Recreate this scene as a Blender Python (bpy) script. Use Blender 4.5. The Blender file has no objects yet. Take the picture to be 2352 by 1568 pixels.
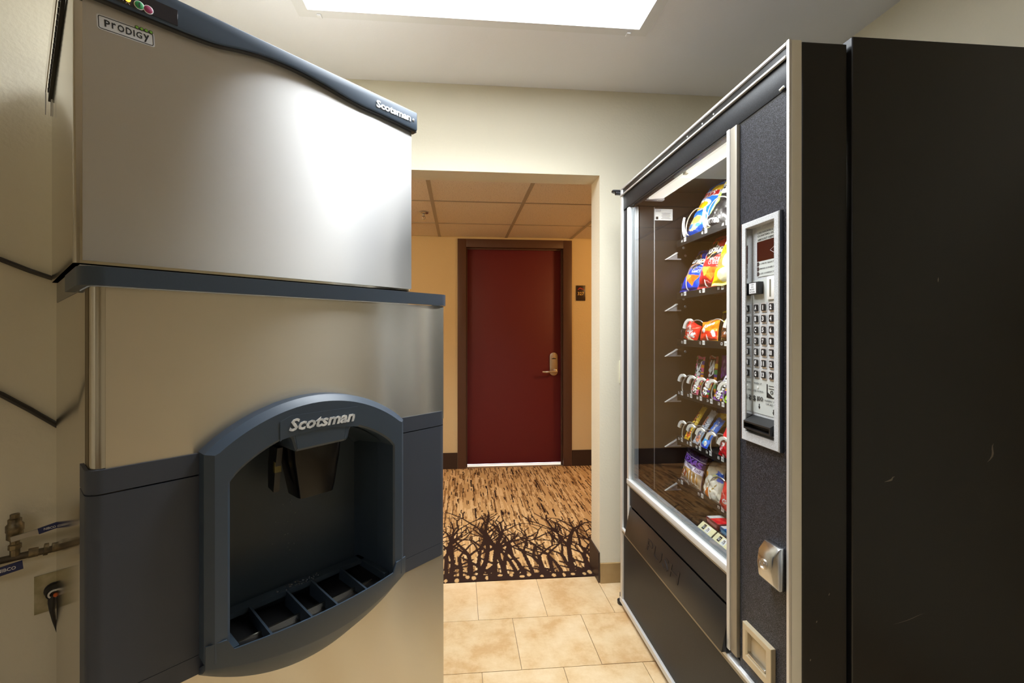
import bpy, bmesh, math, random
import numpy as np
from mathutils import Vector, Matrix
random.seed(7); RNG = np.random.default_rng(11)
sc = bpy.context.scene
C = sc.collection
PI = math.pi

# ------------------------------------------------------------------ camera
cam_d = bpy.data.cameras.new('camera'); cam = bpy.data.objects.new('camera', cam_d); C.objects.link(cam)
cam_d.sensor_width = 36.0; cam_d.lens = 36.0*1024/2352
cam_d.shift_x = 33/2352; cam_d.shift_y = -21/2352
cam_d.clip_start = .02
YAW = math.atan(88/1024)
cam.location = (0, 0, 1.25); cam.rotation_euler = (PI/2, 0, -YAW)
sc.camera = cam
# ------------------------------------------------------------------ world, light, exposure
w = bpy.data.worlds.new('world'); sc.world = w; w.use_nodes = True
w.node_tree.nodes['Background'].inputs[0].default_value = (.9, .95, 1, 1)
w.node_tree.nodes['Background'].inputs[1].default_value = .3
sc.view_settings.view_transform = 'Standard'; sc.view_settings.look = 'None'
sc.view_settings.gamma = 1; sc.view_settings.exposure = 0.32
sc.view_settings.use_curve_mapping = False
PANEL_EMIT = 6.0
def area(name, loc, aim, sx, sy, power, col, spread=None):
    l = bpy.data.lights.new(name, 'AREA'); l.shape = 'RECTANGLE'; l.size = sx; l.size_y = sy
    l.energy = power; l.color = col
    o = bpy.data.objects.new(name, l); C.objects.link(o); o.location = loc
    if spread: l.spread = spread
    d = Vector(aim)-Vector(loc); o.rotation_euler = d.to_track_quat('-Z', 'Y').to_euler()
    return o
area('corridor_lamp', (2.3, 3.0, 1.95), (1.1, 4.1, 1.2), .25, .25, 13, (1, .52, .17))
area('corridor_lamp_far', (-2.1, 3.2, 2.05), (-.6, 3.6, .6), .3, .3, 7, (1, .56, .22))
area('corridor_downlight', (-1.1, 2.75, 2.09), (.3, 3.1, 0), .6, .3, 10, (1, .80, .56))
area('ceiling_panel_tubes', (.0735, 1.384, 2.442), (.0735, 1.384, 0), 1.24, .62, 26, (.90, .955, 1), 2.3)
area('rear_fill_light', (-.75, -2.1, 2.43), (-.75, -2.1, 0), 1.2, .6, 16, (.92, .96, 1), 2.5)  # unseen fill light added behind the camera, no fitting modelled
area('guest_room_daylight', (.5, 4.9, 1.4), (.6, 4.25, .0), .9, .9, 170, (.86, .9, 1))

# ------------------------------------------------------------------ material helpers
def lin(c):
    return tuple(((x/255)/12.92 if x/255 <= .04045 else ((x/255+.055)/1.055)**2.4) for x in c)
def S(r, g, b): return lin((r, g, b))
def mat(name, col, rough=.5, metal=0, spec=.5, bump=None, var=None, emit=None, coat=0):
    m = bpy.data.materials.new(name); m.use_nodes = True; nt = m.node_tree; N = nt.nodes; L = nt.links
    b = N['Principled BSDF']
    b.inputs['Base Color'].default_value = (*col, 1); b.inputs['Roughness'].default_value = rough
    b.inputs['Metallic'].default_value = metal; b.inputs['Specular IOR Level'].default_value = spec
    if coat: b.inputs['Coat Weight'].default_value = coat
    tc = None
    if bump or var: tc = N.new('ShaderNodeTexCoord')
    if var:   # (scale, amount, second colour)
        n = N.new('ShaderNodeTexNoise'); n.inputs['Scale'].default_value = var[0]; n.inputs['Detail'].default_value = 5
        L.new(tc.outputs['Object'], n.inputs['Vector'])
        r = N.new('ShaderNodeValToRGB'); r.color_ramp.elements[0].position = .5-var[1]; r.color_ramp.elements[1].position = .5+var[1]
        r.color_ramp.elements[0].color = (*col, 1); r.color_ramp.elements[1].color = (*var[2], 1)
        L.new(n.outputs['Fac'], r.inputs['Fac']); L.new(r.outputs['Color'], b.inputs['Base Color'])
    if bump:  # (scale, strength, distance)
        n2 = N.new('ShaderNodeTexNoise'); n2.inputs['Scale'].default_value = bump[0]; n2.inputs['Detail'].default_value = 3
        L.new(tc.outputs['Object'], n2.inputs['Vector'])
        bp = N.new('ShaderNodeBump'); bp.inputs['Strength'].default_value = bump[1]; bp.inputs['Distance'].default_value = bump[2]
        L.new(n2.outputs['Fac'], bp.inputs['Height']); L.new(bp.outputs['Normal'], b.inputs['Normal'])
    if emit:
        b.inputs['Emission Color'].default_value = (*emit[0], 1); b.inputs['Emission Strength'].default_value = emit[1]
    return m
def steel(name, col, rough, aniso=.8, bumps=True, wav=.0):
    """horizontally brushed sheet steel: the tangent is vertical, so highlights stretch up and down"""
    m = mat(name, col, rough, 1.0); nt = m.node_tree; N = nt.nodes; L = nt.links; b = N['Principled BSDF']
    b.inputs['Anisotropic'].default_value = aniso
    cx = N.new('ShaderNodeCombineXYZ'); cx.inputs[2].default_value = 1.0
    L.new(cx.outputs[0], b.inputs['Tangent'])
    tc = N.new('ShaderNodeTexCoord'); mp = N.new('ShaderNodeMapping'); mp.inputs['Scale'].default_value = (4, 4, 900)
    L.new(tc.outputs['Object'], mp.inputs['Vector'])
    n = N.new('ShaderNodeTexNoise'); n.inputs['Scale'].default_value = 1; n.inputs['Detail'].default_value = 2
    L.new(mp.outputs[0], n.inputs['Vector'])
    mr = N.new('ShaderNodeMapRange'); mr.inputs['To Min'].default_value = rough-.007; mr.inputs['To Max'].default_value = rough+.007
    L.new(n.outputs['Fac'], mr.inputs['Value']); L.new(mr.outputs[0], b.inputs['Roughness'])
    if wav:
        n2 = N.new('ShaderNodeTexNoise'); n2.inputs['Scale'].default_value = 2.6; n2.inputs['Detail'].default_value = 0
        L.new(tc.outputs['Object'], n2.inputs['Vector'])
        bp = N.new('ShaderNodeBump'); bp.inputs['Strength'].default_value = wav; bp.inputs['Distance'].default_value = .02
        L.new(n2.outputs['Fac'], bp.inputs['Height']); L.new(bp.outputs['Normal'], b.inputs['Normal'])
    return m
def attr_mat(name, rough=.5, spec=.5, bump=None, coat=0):
    m = mat(name, (1, 1, 1), rough, 0, spec, bump, None, None, coat); nt = m.node_tree
    a = nt.nodes.new('ShaderNodeVertexColor'); a.layer_name = 'Col'
    nt.links.new(a.outputs['Color'], nt.nodes['Principled BSDF'].inputs['Base Color'])
    return m
def speckle(name, base, spot, scale, lo, hi, rough, bumpd):
    m = mat(name, base, rough, 0, .28); nt = m.node_tree; N = nt.nodes; L = nt.links; b = N['Principled BSDF']
    tc = N.new('ShaderNodeTexCoord'); n = N.new('ShaderNodeTexNoise'); n.inputs['Scale'].default_value = scale; n.inputs['Detail'].default_value = 2
    L.new(tc.outputs['Object'], n.inputs['Vector'])
    r = N.new('ShaderNodeValToRGB'); r.color_ramp.elements[0].position = lo; r.color_ramp.elements[1].position = hi
    r.color_ramp.elements[0].color = (*base, 1); r.color_ramp.elements[1].color = (*spot, 1)
    L.new(n.outputs['Fac'], r.inputs['Fac']); L.new(r.outputs['Color'], b.inputs['Base Color'])
    bp = N.new('ShaderNodeBump'); bp.inputs['Strength'].default_value = .6; bp.inputs['Distance'].default_value = bumpd
    L.new(n.outputs['Fac'], bp.inputs['Height']); L.new(bp.outputs['Normal'], b.inputs['Normal'])
    return m
def glass_mat(name, tint=(1, 1, 1)):
    m = bpy.data.materials.new(name); m.use_nodes = True; nt = m.node_tree; N = nt.nodes; L = nt.links
    N.remove(N['Principled BSDF'])
    t = N.new('ShaderNodeBsdfTransparent'); t.inputs[0].default_value = (*tint, 1)
    g = N.new('ShaderNodeBsdfGlossy'); g.inputs['Roughness'].default_value = .015
    f = N.new('ShaderNodeFresnel'); ge = N.new('ShaderNodeNewGeometry'); mr = N.new('ShaderNodeMapRange')
    mr.inputs['To Min'].default_value = 1.5; mr.inputs['To Max'].default_value = 1/1.5      # the same air-to-glass step on both faces
    L.new(ge.outputs['Backfacing'], mr.inputs['Value']); L.new(mr.outputs[0], f.inputs['IOR'])
    mx = N.new('ShaderNodeMixShader'); L.new(f.outputs[0], mx.inputs[0]); L.new(t.outputs[0], mx.inputs[1]); L.new(g.outputs[0], mx.inputs[2])
    L.new(mx.outputs[0], N['Material Output'].inputs[0])
    return m

WALL = mat('cream_wall_paint', (.78, .725, .575), .75, bump=(90, .25, .004))
CEIL = mat('white_ceiling_paint', (.84, .84, .87), .85, bump=(120, .15, .003))
YWALL = mat('corridor_wall_paint', (.66, .54, .31), .75, bump=(90, .35, .004))
CTILE = speckle('mineral_ceiling_tile', (.80, .72, .62), (.36, .29, .22), 160, .60, .70, .9, .001)
TBAR = mat('ceiling_grid_paint', (.42, .36, .28), .6)
GROUT = mat('grout', S(150, 125, 95), .9)
TILE = mat('beige_stone_tile', S(222, 196, 158), .32, spec=.4, bump=(25, .08, .002))
def tile_nodes():
    nt = TILE.node_tree; N = nt.nodes; L = nt.links; b = N['Principled BSDF']
    tc = N.new('ShaderNodeNewGeometry')
    n = N.new('ShaderNodeTexNoise'); n.inputs['Scale'].default_value = 7; n.inputs['Detail'].default_value = 9; n.inputs['Roughness'].default_value = .68
    L.new(tc.outputs['Position'], n.inputs['Vector'])
    oi = N.new('ShaderNodeObjectInfo'); ma = N.new('ShaderNodeMath'); ma.operation = 'MULTIPLY_ADD'; ma.inputs[1].default_value = .10
    L.new(oi.outputs['Random'], ma.inputs[0]); L.new(n.outputs['Fac'], ma.inputs[2])
    r = N.new('ShaderNodeValToRGB'); e = r.color_ramp.elements
    e[0].position = .40; e[0].color = (*S(196, 160, 114), 1); e[1].position = .72; e[1].color = (*S(224, 202, 166), 1)
    x = e.new(.53); x.color = (*S(212, 184, 142), 1)
    L.new(ma.outputs[0], r.inputs['Fac']); L.new(r.outputs['Color'], b.inputs['Base Color'])
tile_nodes()
BASETILE = mat('tan_base_tile', S(178, 150, 105), .4, var=(14, .25, S(160, 130, 85)))
BROWNBASE = mat('dark_brown_rubber', S(52, 36, 30), .45)
FRAMEB = mat('brown_door_frame_paint', S(84, 58, 46), .45)
DOORRED = mat('dark_red_door_paint', S(98, 24, 32), .52, bump=(60, .05, .002))
NICKEL = mat('satin_nickel', (.66, .60, .52), .32, 1)
STEEL = steel('brushed_steel', (.57, .56, .545), .28, 1.0, wav=.03)
STEEL2 = steel('brushed_steel_lower', (.63, .59, .515), .24, 1.0, wav=.04)
SIDESTEEL = steel('satin_steel_side', (.62, .58, .50), .13, .3)
BLUE = mat('slate_blue_plastic', S(60, 73, 88), .42, spec=.45, bump=(500, .12, .0006))
BLUEP = mat('slate_panel_plastic', S(62, 68, 80), .5, spec=.4, bump=(500, .1, .0006))
BLUED = mat('dark_slate_plastic', S(56, 68, 80), .38, spec=.5, bump=(300, .1, .0006))
DARKP = mat('black_plastic', (.012, .012, .013), .35)
SUMP = mat('dark_drain', (.006, .006, .007), .5)
SMOKE = mat('smoked_chute_plastic', (.004, .0036, .0034), .18, spec=.4)
WHITEL = mat('worn_silver_lettering', S(236, 238, 238), .4, var=(60, .1, S(196, 200, 204)))
WHITE = mat('white_print', (.8, .8, .8), .5)
BLACKINK = mat('black_print', (.012, .012, .012), .5)
BLACKT = speckle('black_textured_steel', (.010, .011, .0135), (.032, .035, .044), 800, .5, .75, .45, .0003)
PEBBLE = speckle('black_pebbled_laminate', (.008, .0085, .0105), (.15, .155, .19), 850, .50, .72, .40, .0005)
CABBLK = mat('black_cabinet_paint', (.0125, .0130, .0150), .34, spec=.35, bump=(700, .1, .0004))
ALU = mat('anodised_aluminium', (.74, .74, .74), .3, .55)
ALUW = mat('satin_aluminium', (.72, .72, .71), .42, .3)
CREAMT = mat('cream_vinyl_trim', S(238, 237, 228), .5, bump=(60, .1, .001))
POST = mat('beige_post_paint', S(150, 142, 128), .4, .3)
LINER = mat('brown_black_liner', (.014, .011, .0095), .42, spec=.3)
TRAYB = mat('black_tray', (.010, .010, .010), .4)
GREYM = mat('grey_plated_steel', (.46, .46, .48), .4, .7)
EJECT = mat('white_ejector_plastic', (.78, .76, .72), .4)
COILW = mat('coil_wire', (.62, .60, .55), .3, .7)
CHROME = mat('worn_chrome', (.60, .61, .63), .22, 1, bump=(80, .15, .001))
SPARK = speckle('silver_fleck_panel', (.40, .41, .42), (.72, .73, .74), 1100, .40, .64, .35, .0003)
BEZEL = speckle('cast_bezel', (.34, .31, .29), (.62, .60, .58), 500, .45, .6, .4, .0008)
BRASSP = mat('champagne_steel', (.56, .47, .32), .35, .35)
PANELG = mat('pale_grey_print', S(196, 199, 194), .5)
REDW = mat('dark_red_window', S(52, 10, 12), .15, spec=.6)
GLASS = glass_mat('vending_glass', (.93, .95, .95))
DIFF = mat('lit_diffuser', (.9, .9, .9), .6, emit=((.90, .955, 1), PANEL_EMIT))
FIXW = mat('white_fixture_paint', (.78, .78, .79), .45)
CREAML = mat('vending_lamp_lens', (.85, .80, .72), .5, emit=((1, .93, .82), .75))
AMBER = mat('amber_led', (1, .45, .03), .4, emit=((1, .42, .02), 5))
GREENB = mat('green_button', S(52, 150, 90), .35)
REDB = mat('magenta_button', S(150, 50, 90), .35)
BUDG = mat('green_dot', S(130, 190, 70), .4)
STICK = mat('silver_sticker', S(205, 207, 208), .35, .2)
BRASS = mat('aged_brass', (.30, .24, .14), .45, .85, var=(60, .15, (.12, .10, .07)))
PIPE = mat('dull_pipe', (.16, .125, .08), .5, .6, var=(50, .15, (.09, .075, .055)))
BLUEV = mat('blue_vinyl_grip', S(26, 40, 92), .45)
RUBBER = mat('black_rubber', (.012, .012, .012), .5)
TUBEB = mat('dark_tubing', S(42, 38, 34), .4)
OUTL = mat('old_plate', S(188, 176, 140), .6, var=(30, .2, S(150, 140, 100)))
ORANGE = mat('orange_paint', S(214, 104, 50), .5)
CREAMP = mat('cream_tag_plastic', S(226, 218, 176), .45)
SWITCHM = mat('ivory_switch_plate', S(226, 224, 196), .4)
BAGM = attr_mat('printed_film', .24, .5, bump=(45, .35, .004), coat=.3)
CARPETM = attr_mat('woven_carpet', .95, .1, bump=(600, .5, .002))
WATER = mat('water', (.9, .95, 1), .02, spec=.8); WATER.node_tree.nodes['Principled BSDF'].inputs['Transmission Weight'].default_value = 1
SIGNB = mat('dark_sign_plate', S(48, 34, 30), .35)
SIGNY = mat('sign_yellow', S(232, 196, 110), .5)
SIGNR = mat('sign_red', S(196, 44, 44), .5)
SCUFF = mat('paint_scuff', S(120, 112, 104), .6)

# ------------------------------------------------------------------ geometry helpers
def NB(): return bmesh.new()
def empty(name, loc, rz=0):
    o = bpy.data.objects.new(name, None); C.objects.link(o); o.location = loc; o.rotation_euler = (0, 0, rz); o.empty_display_size = .05
    return o
def tag(o, label, cat, group=None):
    o['label'] = label; o['category'] = cat
    if group: o['group'] = group
    return o
def struct(o): o['kind'] = 'structure'; return o
def bld(name, bm, m, parent=None, smooth=False, bev=0, seg=2, off=None, norm=True, sharp=.7):
    if off is not None:
        bmesh.ops.translate(bm, vec=-Vector(off), verts=bm.verts)
    if bev:
        ed = [e for e in bm.edges if len(e.link_faces) == 2 and e.calc_face_angle(0) > .6]
        bmesh.ops.bevel(bm, geom=ed, offset=bev, segments=seg, profile=.5, affect='EDGES', clamp_overlap=True)
    if norm: bmesh.ops.recalc_face_normals(bm, faces=bm.faces)
    me = bpy.data.meshes.new(name); bm.to_mesh(me); bm.free()
    if m is not None:
        for x in (m if isinstance(m, (list, tuple)) else [m]): me.materials.append(x)
    if smooth or bev:
        for p in me.polygons: p.use_smooth = True
        try: me.set_sharp_from_angle(angle=sharp)
        except Exception: pass
    o = bpy.data.objects.new(name, me); C.objects.link(o)
    if parent is not None: o.parent = parent
    return o
def box(bm, x0, x1, y0, y1, z0, z1, mi=0):
    v = [bm.verts.new(p) for p in ((x0,y0,z0),(x1,y0,z0),(x1,y1,z0),(x0,y1,z0),(x0,y0,z1),(x1,y0,z1),(x1,y1,z1),(x0,y1,z1))]
    for f in ((3,2,1,0),(4,5,6,7),(0,1,5,4),(1,2,6,5),(2,3,7,6),(3,0,4,7)):
        fc = bm.faces.new([v[i] for i in f]); fc.material_index = mi
    return v
def prism(bm, pts, f0, f1):
    """pts 2D, f0/f1 map a 2D point to 3D"""
    a = [bm.verts.new(f0(*p)) for p in pts]; b = [bm.verts.new(f1(*p)) for p in pts]; n = len(pts)
    bm.faces.new(a); bm.faces.new(list(reversed(b)))
    for i in range(n):
        bm.faces.new((a[i], b[i], b[(i+1) % n], a[(i+1) % n]))
def prism_z(bm, pts, z0, z1): prism(bm, pts, lambda x, y: (x, y, z0), lambda x, y: (x, y, z1))
def prism_y(bm, pts, y0, y1): prism(bm, pts, lambda x, z: (x, y0, z), lambda x, z: (x, y1, z))
def prism_x(bm, pts, x0, x1): prism(bm, pts, lambda y, z: (x0, y, z), lambda y, z: (x1, y, z))
def loft(bm, rings, closed=False, cap=True):
    R = [[bm.verts.new(p) for p in r] for r in rings]
    n = len(R[0])
    for i in range(len(R)-1):
        for j in range(n if closed else n-1):
            k = (j+1) % n
            bm.faces.new((R[i][j], R[i][k], R[i+1][k], R[i+1][j]))
    if cap and closed:
        bm.faces.new(R[0]); bm.faces.new(list(reversed(R[-1])))
    return R
def tube(bm, pts, r, n=8, cap=True):
    pts = [Vector(p) for p in pts]; rings = []; prev = None
    rr = r if isinstance(r, (list, tuple)) else [r]*len(pts)
    for i, p in enumerate(pts):
        t = (pts[min(i+1, len(pts)-1)]-pts[max(i-1, 0)]).normalized()
        if prev is None:
            u = t.orthogonal().normalized()
        else:
            u = (prev-t*prev.dot(t)).normalized()
        prev = u; v = t.cross(u)
        rings.append([p+(u*math.cos(2*PI*k/n)+v*math.sin(2*PI*k/n))*rr[i] for k in range(n)])
    loft(bm, rings, True, cap)
def lathe(bm, prof, o, ax=(0, 0, 1), n=20):
    """prof: (radius, height along ax)"""
    ax = Vector(ax).normalized(); u = ax.orthogonal().normalized(); v = ax.cross(u); o = Vector(o)
    loft(bm, [[o+ax*h+(u*math.cos(2*PI*k/n)+v*math.sin(2*PI*k/n))*max(r, 1e-4) for k in range(n)] for r, h in prof], True)
def rrect(x0, x1, y0, y1, r, k=5):
    out = []
    for cx, cy, a in ((x1-r, y1-r, 0), (x0+r, y1-r, 90), (x0+r, y0+r, 180), (x1-r, y0+r, 270)):
        for i in range(k+1):
            t = math.radians(a+90*i/k); out.append((cx+r*math.cos(t), cy+r*math.sin(t)))
    return out
def ring_strip(bm, outer, inner, fa, fb):
    """closed frame between two outlines with equal counts; fa/fb map to front / back"""
    n = len(outer)
    oa = [bm.verts.new(fa(*p)) for p in outer]; ia = [bm.verts.new(fa(*p)) for p in inner]
    ob = [bm.verts.new(fb(*p)) for p in outer]; ib = [bm.verts.new(fb(*p)) for p in inner]
    for i in range(n):
        k = (i+1) % n
        bm.faces.new((oa[i], oa[k], ia[k], ia[i])); bm.faces.new((ob[k], ob[i], ib[i], ib[k]))
        bm.faces.new((oa[k], oa[i], ob[i], ob[k])); bm.faces.new((ia[i], ia[k], ib[k], ib[i]))
# ---- lettering
_tc = {}
def text_geo(s, shear=0, bold=0):
    """flat lettering of size 1 as (verts, faces), centred on its own width and cap height"""
    key = (s, shear, bold)
    if key in _tc: return _tc[key]
    cu = bpy.data.curves.new('lettering', 'FONT'); cu.body = s; cu.shear = shear; cu.offset = bold; cu.resolution_u = 2
    o = bpy.data.objects.new('lettering', cu); C.objects.link(o)
    dg = bpy.context.evaluated_depsgraph_get(); me = bpy.data.meshes.new_from_object(o.evaluated_get(dg))
    V = np.array([v.co[:2] for v in me.vertices]).reshape(-1, 2); me.calc_loop_triangles()
    F = np.array([t.vertices[:] for t in me.loop_triangles]).reshape(-1, 3)
    bpy.data.objects.remove(o); bpy.data.curves.remove(cu); bpy.data.meshes.remove(me)
    if len(V): V = V-(V.min(0)+V.max(0))/2
    _tc[key] = (V, F); return V, F
def letters(name, s, height, m, parent, o, right, up, width=None, shear=0, bold=0, depth=.0006, off=None):
    """lettering mesh centred at o; height = overall glyph height, width optional; a thin raised solid"""
    V, F = text_geo(s, shear, bold)
    ex = V.max(0)-V.min(0); sy = height/ex[1]; sx = (width/ex[0]) if width else sy
    r = Vector(right).normalized(); u = Vector(up).normalized(); n = r.cross(u); o = Vector(o)
    if off is not None: o = o-Vector(off)
    bm = NB(); vs = [bm.verts.new(o+r*(p[0]*sx)+u*(p[1]*sy)+n*depth) for p in V]
    for f in F:
        try: bm.faces.new([vs[i] for i in f])
        except ValueError: pass
    if depth > .0011:
        g = bmesh.ops.extrude_face_region(bm, geom=list(bm.faces))
        bmesh.ops.translate(bm, vec=-n*depth*.98, verts=[e for e in g['geom'] if isinstance(e, bmesh.types.BMVert)])
    return bld(name, bm, m, parent, norm=depth > .0011)
# ---- printed film: colours painted on the vertices of the film itself
class Paint:
    def __init__(s, nx, ny, asp, base):
        s.X, s.Y = np.meshgrid(np.linspace(0, 1, nx), np.linspace(0, asp, ny)); s.asp = asp
        s.c = np.empty(s.X.shape+(3,)); s.c[:] = S(*base)
    def poly(s, pts, col, a=1):
        ins = np.zeros(s.X.shape, bool); n = len(pts)
        for i in range(n):
            x1, y1 = pts[i]; x2, y2 = pts[(i+1) % n]
            if y1 == y2: continue
            c = ((y1 > s.Y) != (y2 > s.Y)) & (s.X < (x2-x1)*(s.Y-y1)/(y2-y1)+x1); ins ^= c
        s.c[ins] = s.c[ins]*(1-a)+np.array(S(*col))*a; return s
    def ell(s, cx, cy, rx, ry, col, rot=0, a=1):
        t = math.radians(rot); dx = s.X-cx; dy = s.Y-cy
        k = ((dx*math.cos(t)+dy*math.sin(t))/rx)**2+((-dx*math.sin(t)+dy*math.cos(t))/ry)**2 < 1
        s.c[k] = s.c[k]*(1-a)+np.array(S(*col))*a; return s
    def line(s, p, q, wd, col):
        p = np.array(p); q = np.array(q); d = q-p; t = np.clip(((s.X-p[0])*d[0]+(s.Y-p[1])*d[1])/(d@d), 0, 1)
        k = np.hypot(s.X-p[0]-t*d[0], s.Y-p[1]-t*d[1]) < wd/2; s.c[k] = S(*col); return s
    def band(s, y0, y1, col): return s.poly([(-1, y0), (2, y0), (2, y1), (-1, y1)], col)
    def text(s, st, cx, cy, wd, ht, col, rot=0, shear=0, bold=.02):
        V, F = text_geo(st, shear, bold); ex = V.max(0)-V.min(0); v = V/ex*np.array([wd, ht]); t = math.radians(rot)
        v = np.stack([v[:, 0]*math.cos(t)-v[:, 1]*math.sin(t)+cx, v[:, 0]*math.sin(t)+v[:, 1]*math.cos(t)+cy], 1)
        for f in F:
            a, b, c = v[f]
            lo = np.minimum(np.minimum(a, b), c); hi = np.maximum(np.maximum(a, b), c)
            k = (s.X >= lo[0]) & (s.X <= hi[0]) & (s.Y >= lo[1]) & (s.Y <= hi[1])
            if not k.any(): continue
            x = s.X[k]; y = s.Y[k]
            d1 = (b[0]-a[0])*(y-a[1])-(b[1]-a[1])*(x-a[0]); d2 = (c[0]-b[0])*(y-b[1])-(c[1]-b[1])*(x-b[0]); d3 = (a[0]-c[0])*(y-c[1])-(a[1]-c[1])*(x-c[0])
            m_ = ((d1 >= 0) & (d2 >= 0) & (d3 >= 0)) | ((d1 <= 0) & (d2 <= 0) & (d3 <= 0))
            kk = np.zeros_like(k); kk[k] = m_; s.c[kk] = S(*col)
        return s
def grid_mesh(name, P, F, cols, m, parent=None, smooth=True):
    me = bpy.data.meshes.new(name); me.from_pydata(P, [], F); me.materials.append(m)
    ca = me.color_attributes.new('Col', 'FLOAT_COLOR', 'POINT')
    ca.data.foreach_set('color', np.concatenate([cols, np.ones((len(cols), 1))], 1).astype(np.float32).ravel())
    if smooth: me.polygons.foreach_set('use_smooth', np.ones(len(me.polygons), bool))
    me.update(); o = bpy.data.objects.new(name, me); C.objects.link(o)
    if parent is not None: o.parent = parent
    return o
def bag(name, label, cat, group, W, Hh, D, paint, loc, lean=0, roll=0, yaw=0, crumple=.004, crimp=.05, parent=None):
    """puffed film packet standing on loc, printed front towards the aisle (-X)"""
    ny, nx = paint.X.shape; u = paint.X; v = paint.Y/paint.asp
    pu = np.clip(1-np.abs(2*u-1)**2.4, 0, 1)**.65; vv = np.clip((v-crimp)/(1-2*crimp), 0, 1); pv = np.clip(1-np.abs(2*vv-1)**2.8, 0, 1)**.6
    ph = RNG.uniform(0, 6.28, 8); fr = RNG.uniform(5, 17, 8); an = RNG.uniform(0, PI, 8)
    nz = sum(np.abs(np.sin(fr[i]*(u*math.cos(an[i])+v*math.sin(an[i])*Hh/W)+ph[i]))-.63 for i in range(8))/3.0
    edge = np.minimum(pu, pv)
    t = D/2*pu*pv+crumple*nz*np.sqrt(edge+.03)
    wob = .05*W*np.sin(v*7+ph[0])*(np.abs(2*u-1)**3)*np.sign(u-.5)*.3
    X = (u-.5)*W*(1-.06*pv)+wob; Z = v*Hh+.012*Hh*np.sin(u*9+ph[1])*(np.abs(2*v-1)**4)
    fr_ = np.stack([X, -t, Z], -1).reshape(-1, 3); bk = np.stack([X, t*.9, Z], -1).reshape(-1, 3)
    idx = np.arange(nx*ny).reshape(ny, nx); a = idx[:-1, :-1].ravel(); b = idx[:-1, 1:].ravel(); c = idx[1:, 1:].ravel(); d = idx[1:, :-1].ravel()
    F = np.stack([a, b, c, d], 1)
    # the plain back: every fourth row and column is enough
    sx = sorted(set(list(range(0, nx, 4))+[nx-1])); sy = sorted(set(list(range(0, ny, 4))+[ny-1]))
    sub = idx[np.ix_(sy, sx)]; P2 = bk[sub.ravel()]; k2 = np.arange(sub.size).reshape(sub.shape)+nx*ny
    F2 = np.stack([k2[:-1, :-1].ravel(), k2[1:, :-1].ravel(), k2[1:, 1:].ravel(), k2[:-1, 1:].ravel()], 1)
    cols = paint.c.reshape(-1, 3); back = np.tile(paint.c.reshape(-1, 3).mean(0)*.8, (len(P2), 1))
    o = grid_mesh(name, np.concatenate([fr_, P2]).tolist(), np.concatenate([F, F2]).tolist(), np.concatenate([cols, back]), BAGM, parent)
    o.matrix_world = Matrix.Translation(loc) @ Matrix.Rotation(-PI/2+yaw, 4, 'Z') @ Matrix.Rotation(roll, 4, 'Y') @ Matrix.Rotation(-lean, 4, 'X')
    tag(o, label, cat, group); return o

# ================================================================== THE SETTING
e1 = (.72845, .68510); e2 = (-.68510, .72845); MP = (-.5994, .7876); MROT = math.atan2(e1[1], e1[0])
FY, DY, RC, CC, RX = 2.178, 4.095, 2.457, 2.121, 1.60
def loc2(s, d, z=0): return (MP[0]+s*e1[0]+d*e2[0], MP[1]+s*e1[1]+d*e2[1], z)
WD = .716                                                      # depth of the slanted wall behind the ice machine
wl0 = loc2(-1.5, WD); wl1 = loc2(.03, WD); wl0b = loc2(-1.5, WD+.1); wl1b = loc2(.0, WD+.1)
# floor with its tiles
bm = NB(); box(bm, -2.4, 1.75, -4.35, 2.236, -.06, -.004)
floor = struct(bld('floor', bm, GROUT))
bm = NB(); T = .3048; v = box(bm, -T/2+.0012, T/2-.0012, -T/2+.0012, T/2-.0012, -.014, 0)
tile0 = bld('tile', bm, TILE, floor, bev=.0012, seg=1); first = True
row = 0; y1 = 2.2355
while y1 > -1.2:
    x = .083 if row % 2 == 0 else .231
    k0 = -8
    for k in range(-8, 8):
        cx = x+k*T+T/2; cy = y1-.2985/2
        dl = (cx-wl0[0])*(-e2[0])+(cy-wl0[1])*(-e2[1])        # distance in front of the slanted wall
        if cx-T/2 > RX-.02 or cx-T/2 < -2.18 or dl < .2 and y1 < 1.6 or cy-T/2 < -1.3: continue
        o = tile0 if first else tile0.copy()
        if not first: C.objects.link(o)
        hi = min(cx+T/2, RX-.001); lo = cx-T/2
        first = False; o.location = ((lo+hi)/2, cy, random.uniform(-.0005, .0003)); o.scale = ((hi-lo)/T, .2985/T, 1)
    y1 -= .2985; row += 1
# walls
bm = NB(); prism_z(bm, [wl0[:2], wl1[:2], wl1b[:2], wl0b[:2]], 0, RC); struct(bld('wall_left', bm, WALL))
bm = NB(); prism_z(bm, [(wl1[0]-.0005, wl1[1]+.001), (wl1[0]-.03, FY-.001), (wl1[0]-.13, FY-.001), (wl1b[0]-.02, wl1b[1])], 0, RC); struct(bld('wall_left_return', bm, WALL))
bm = NB(); prism_y(bm, [(-1.35, 0), (-.36, 0), (-.36, 2.034), (.6995, 2.034), (.6995, 0), (1.75, 0), (1.75, RC+.1), (-1.35, RC+.1)], FY, FY+.14)
struct(bld('wall_far', bm, WALL, bev=.004))
bm = NB(); box(bm, RX, RX+.1, -4.2, FY-.001, 0, RC); struct(bld('wall_right', bm, WALL))
bm = NB(); box(bm, -2.3, RX+.1, -4.32, -4.2, 0, RC); struct(bld('wall_near', bm, WALL))
bm = NB(); box(bm, -2.29, -2.183, -4.2, .281, 0, RC); struct(bld('wall_side', bm, WALL))
bm = NB(); box(bm, -2.45, RX+.15, -4.35, FY-.0005, RC, RC+.08); struct(bld('ceiling', bm, CEIL))
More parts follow.
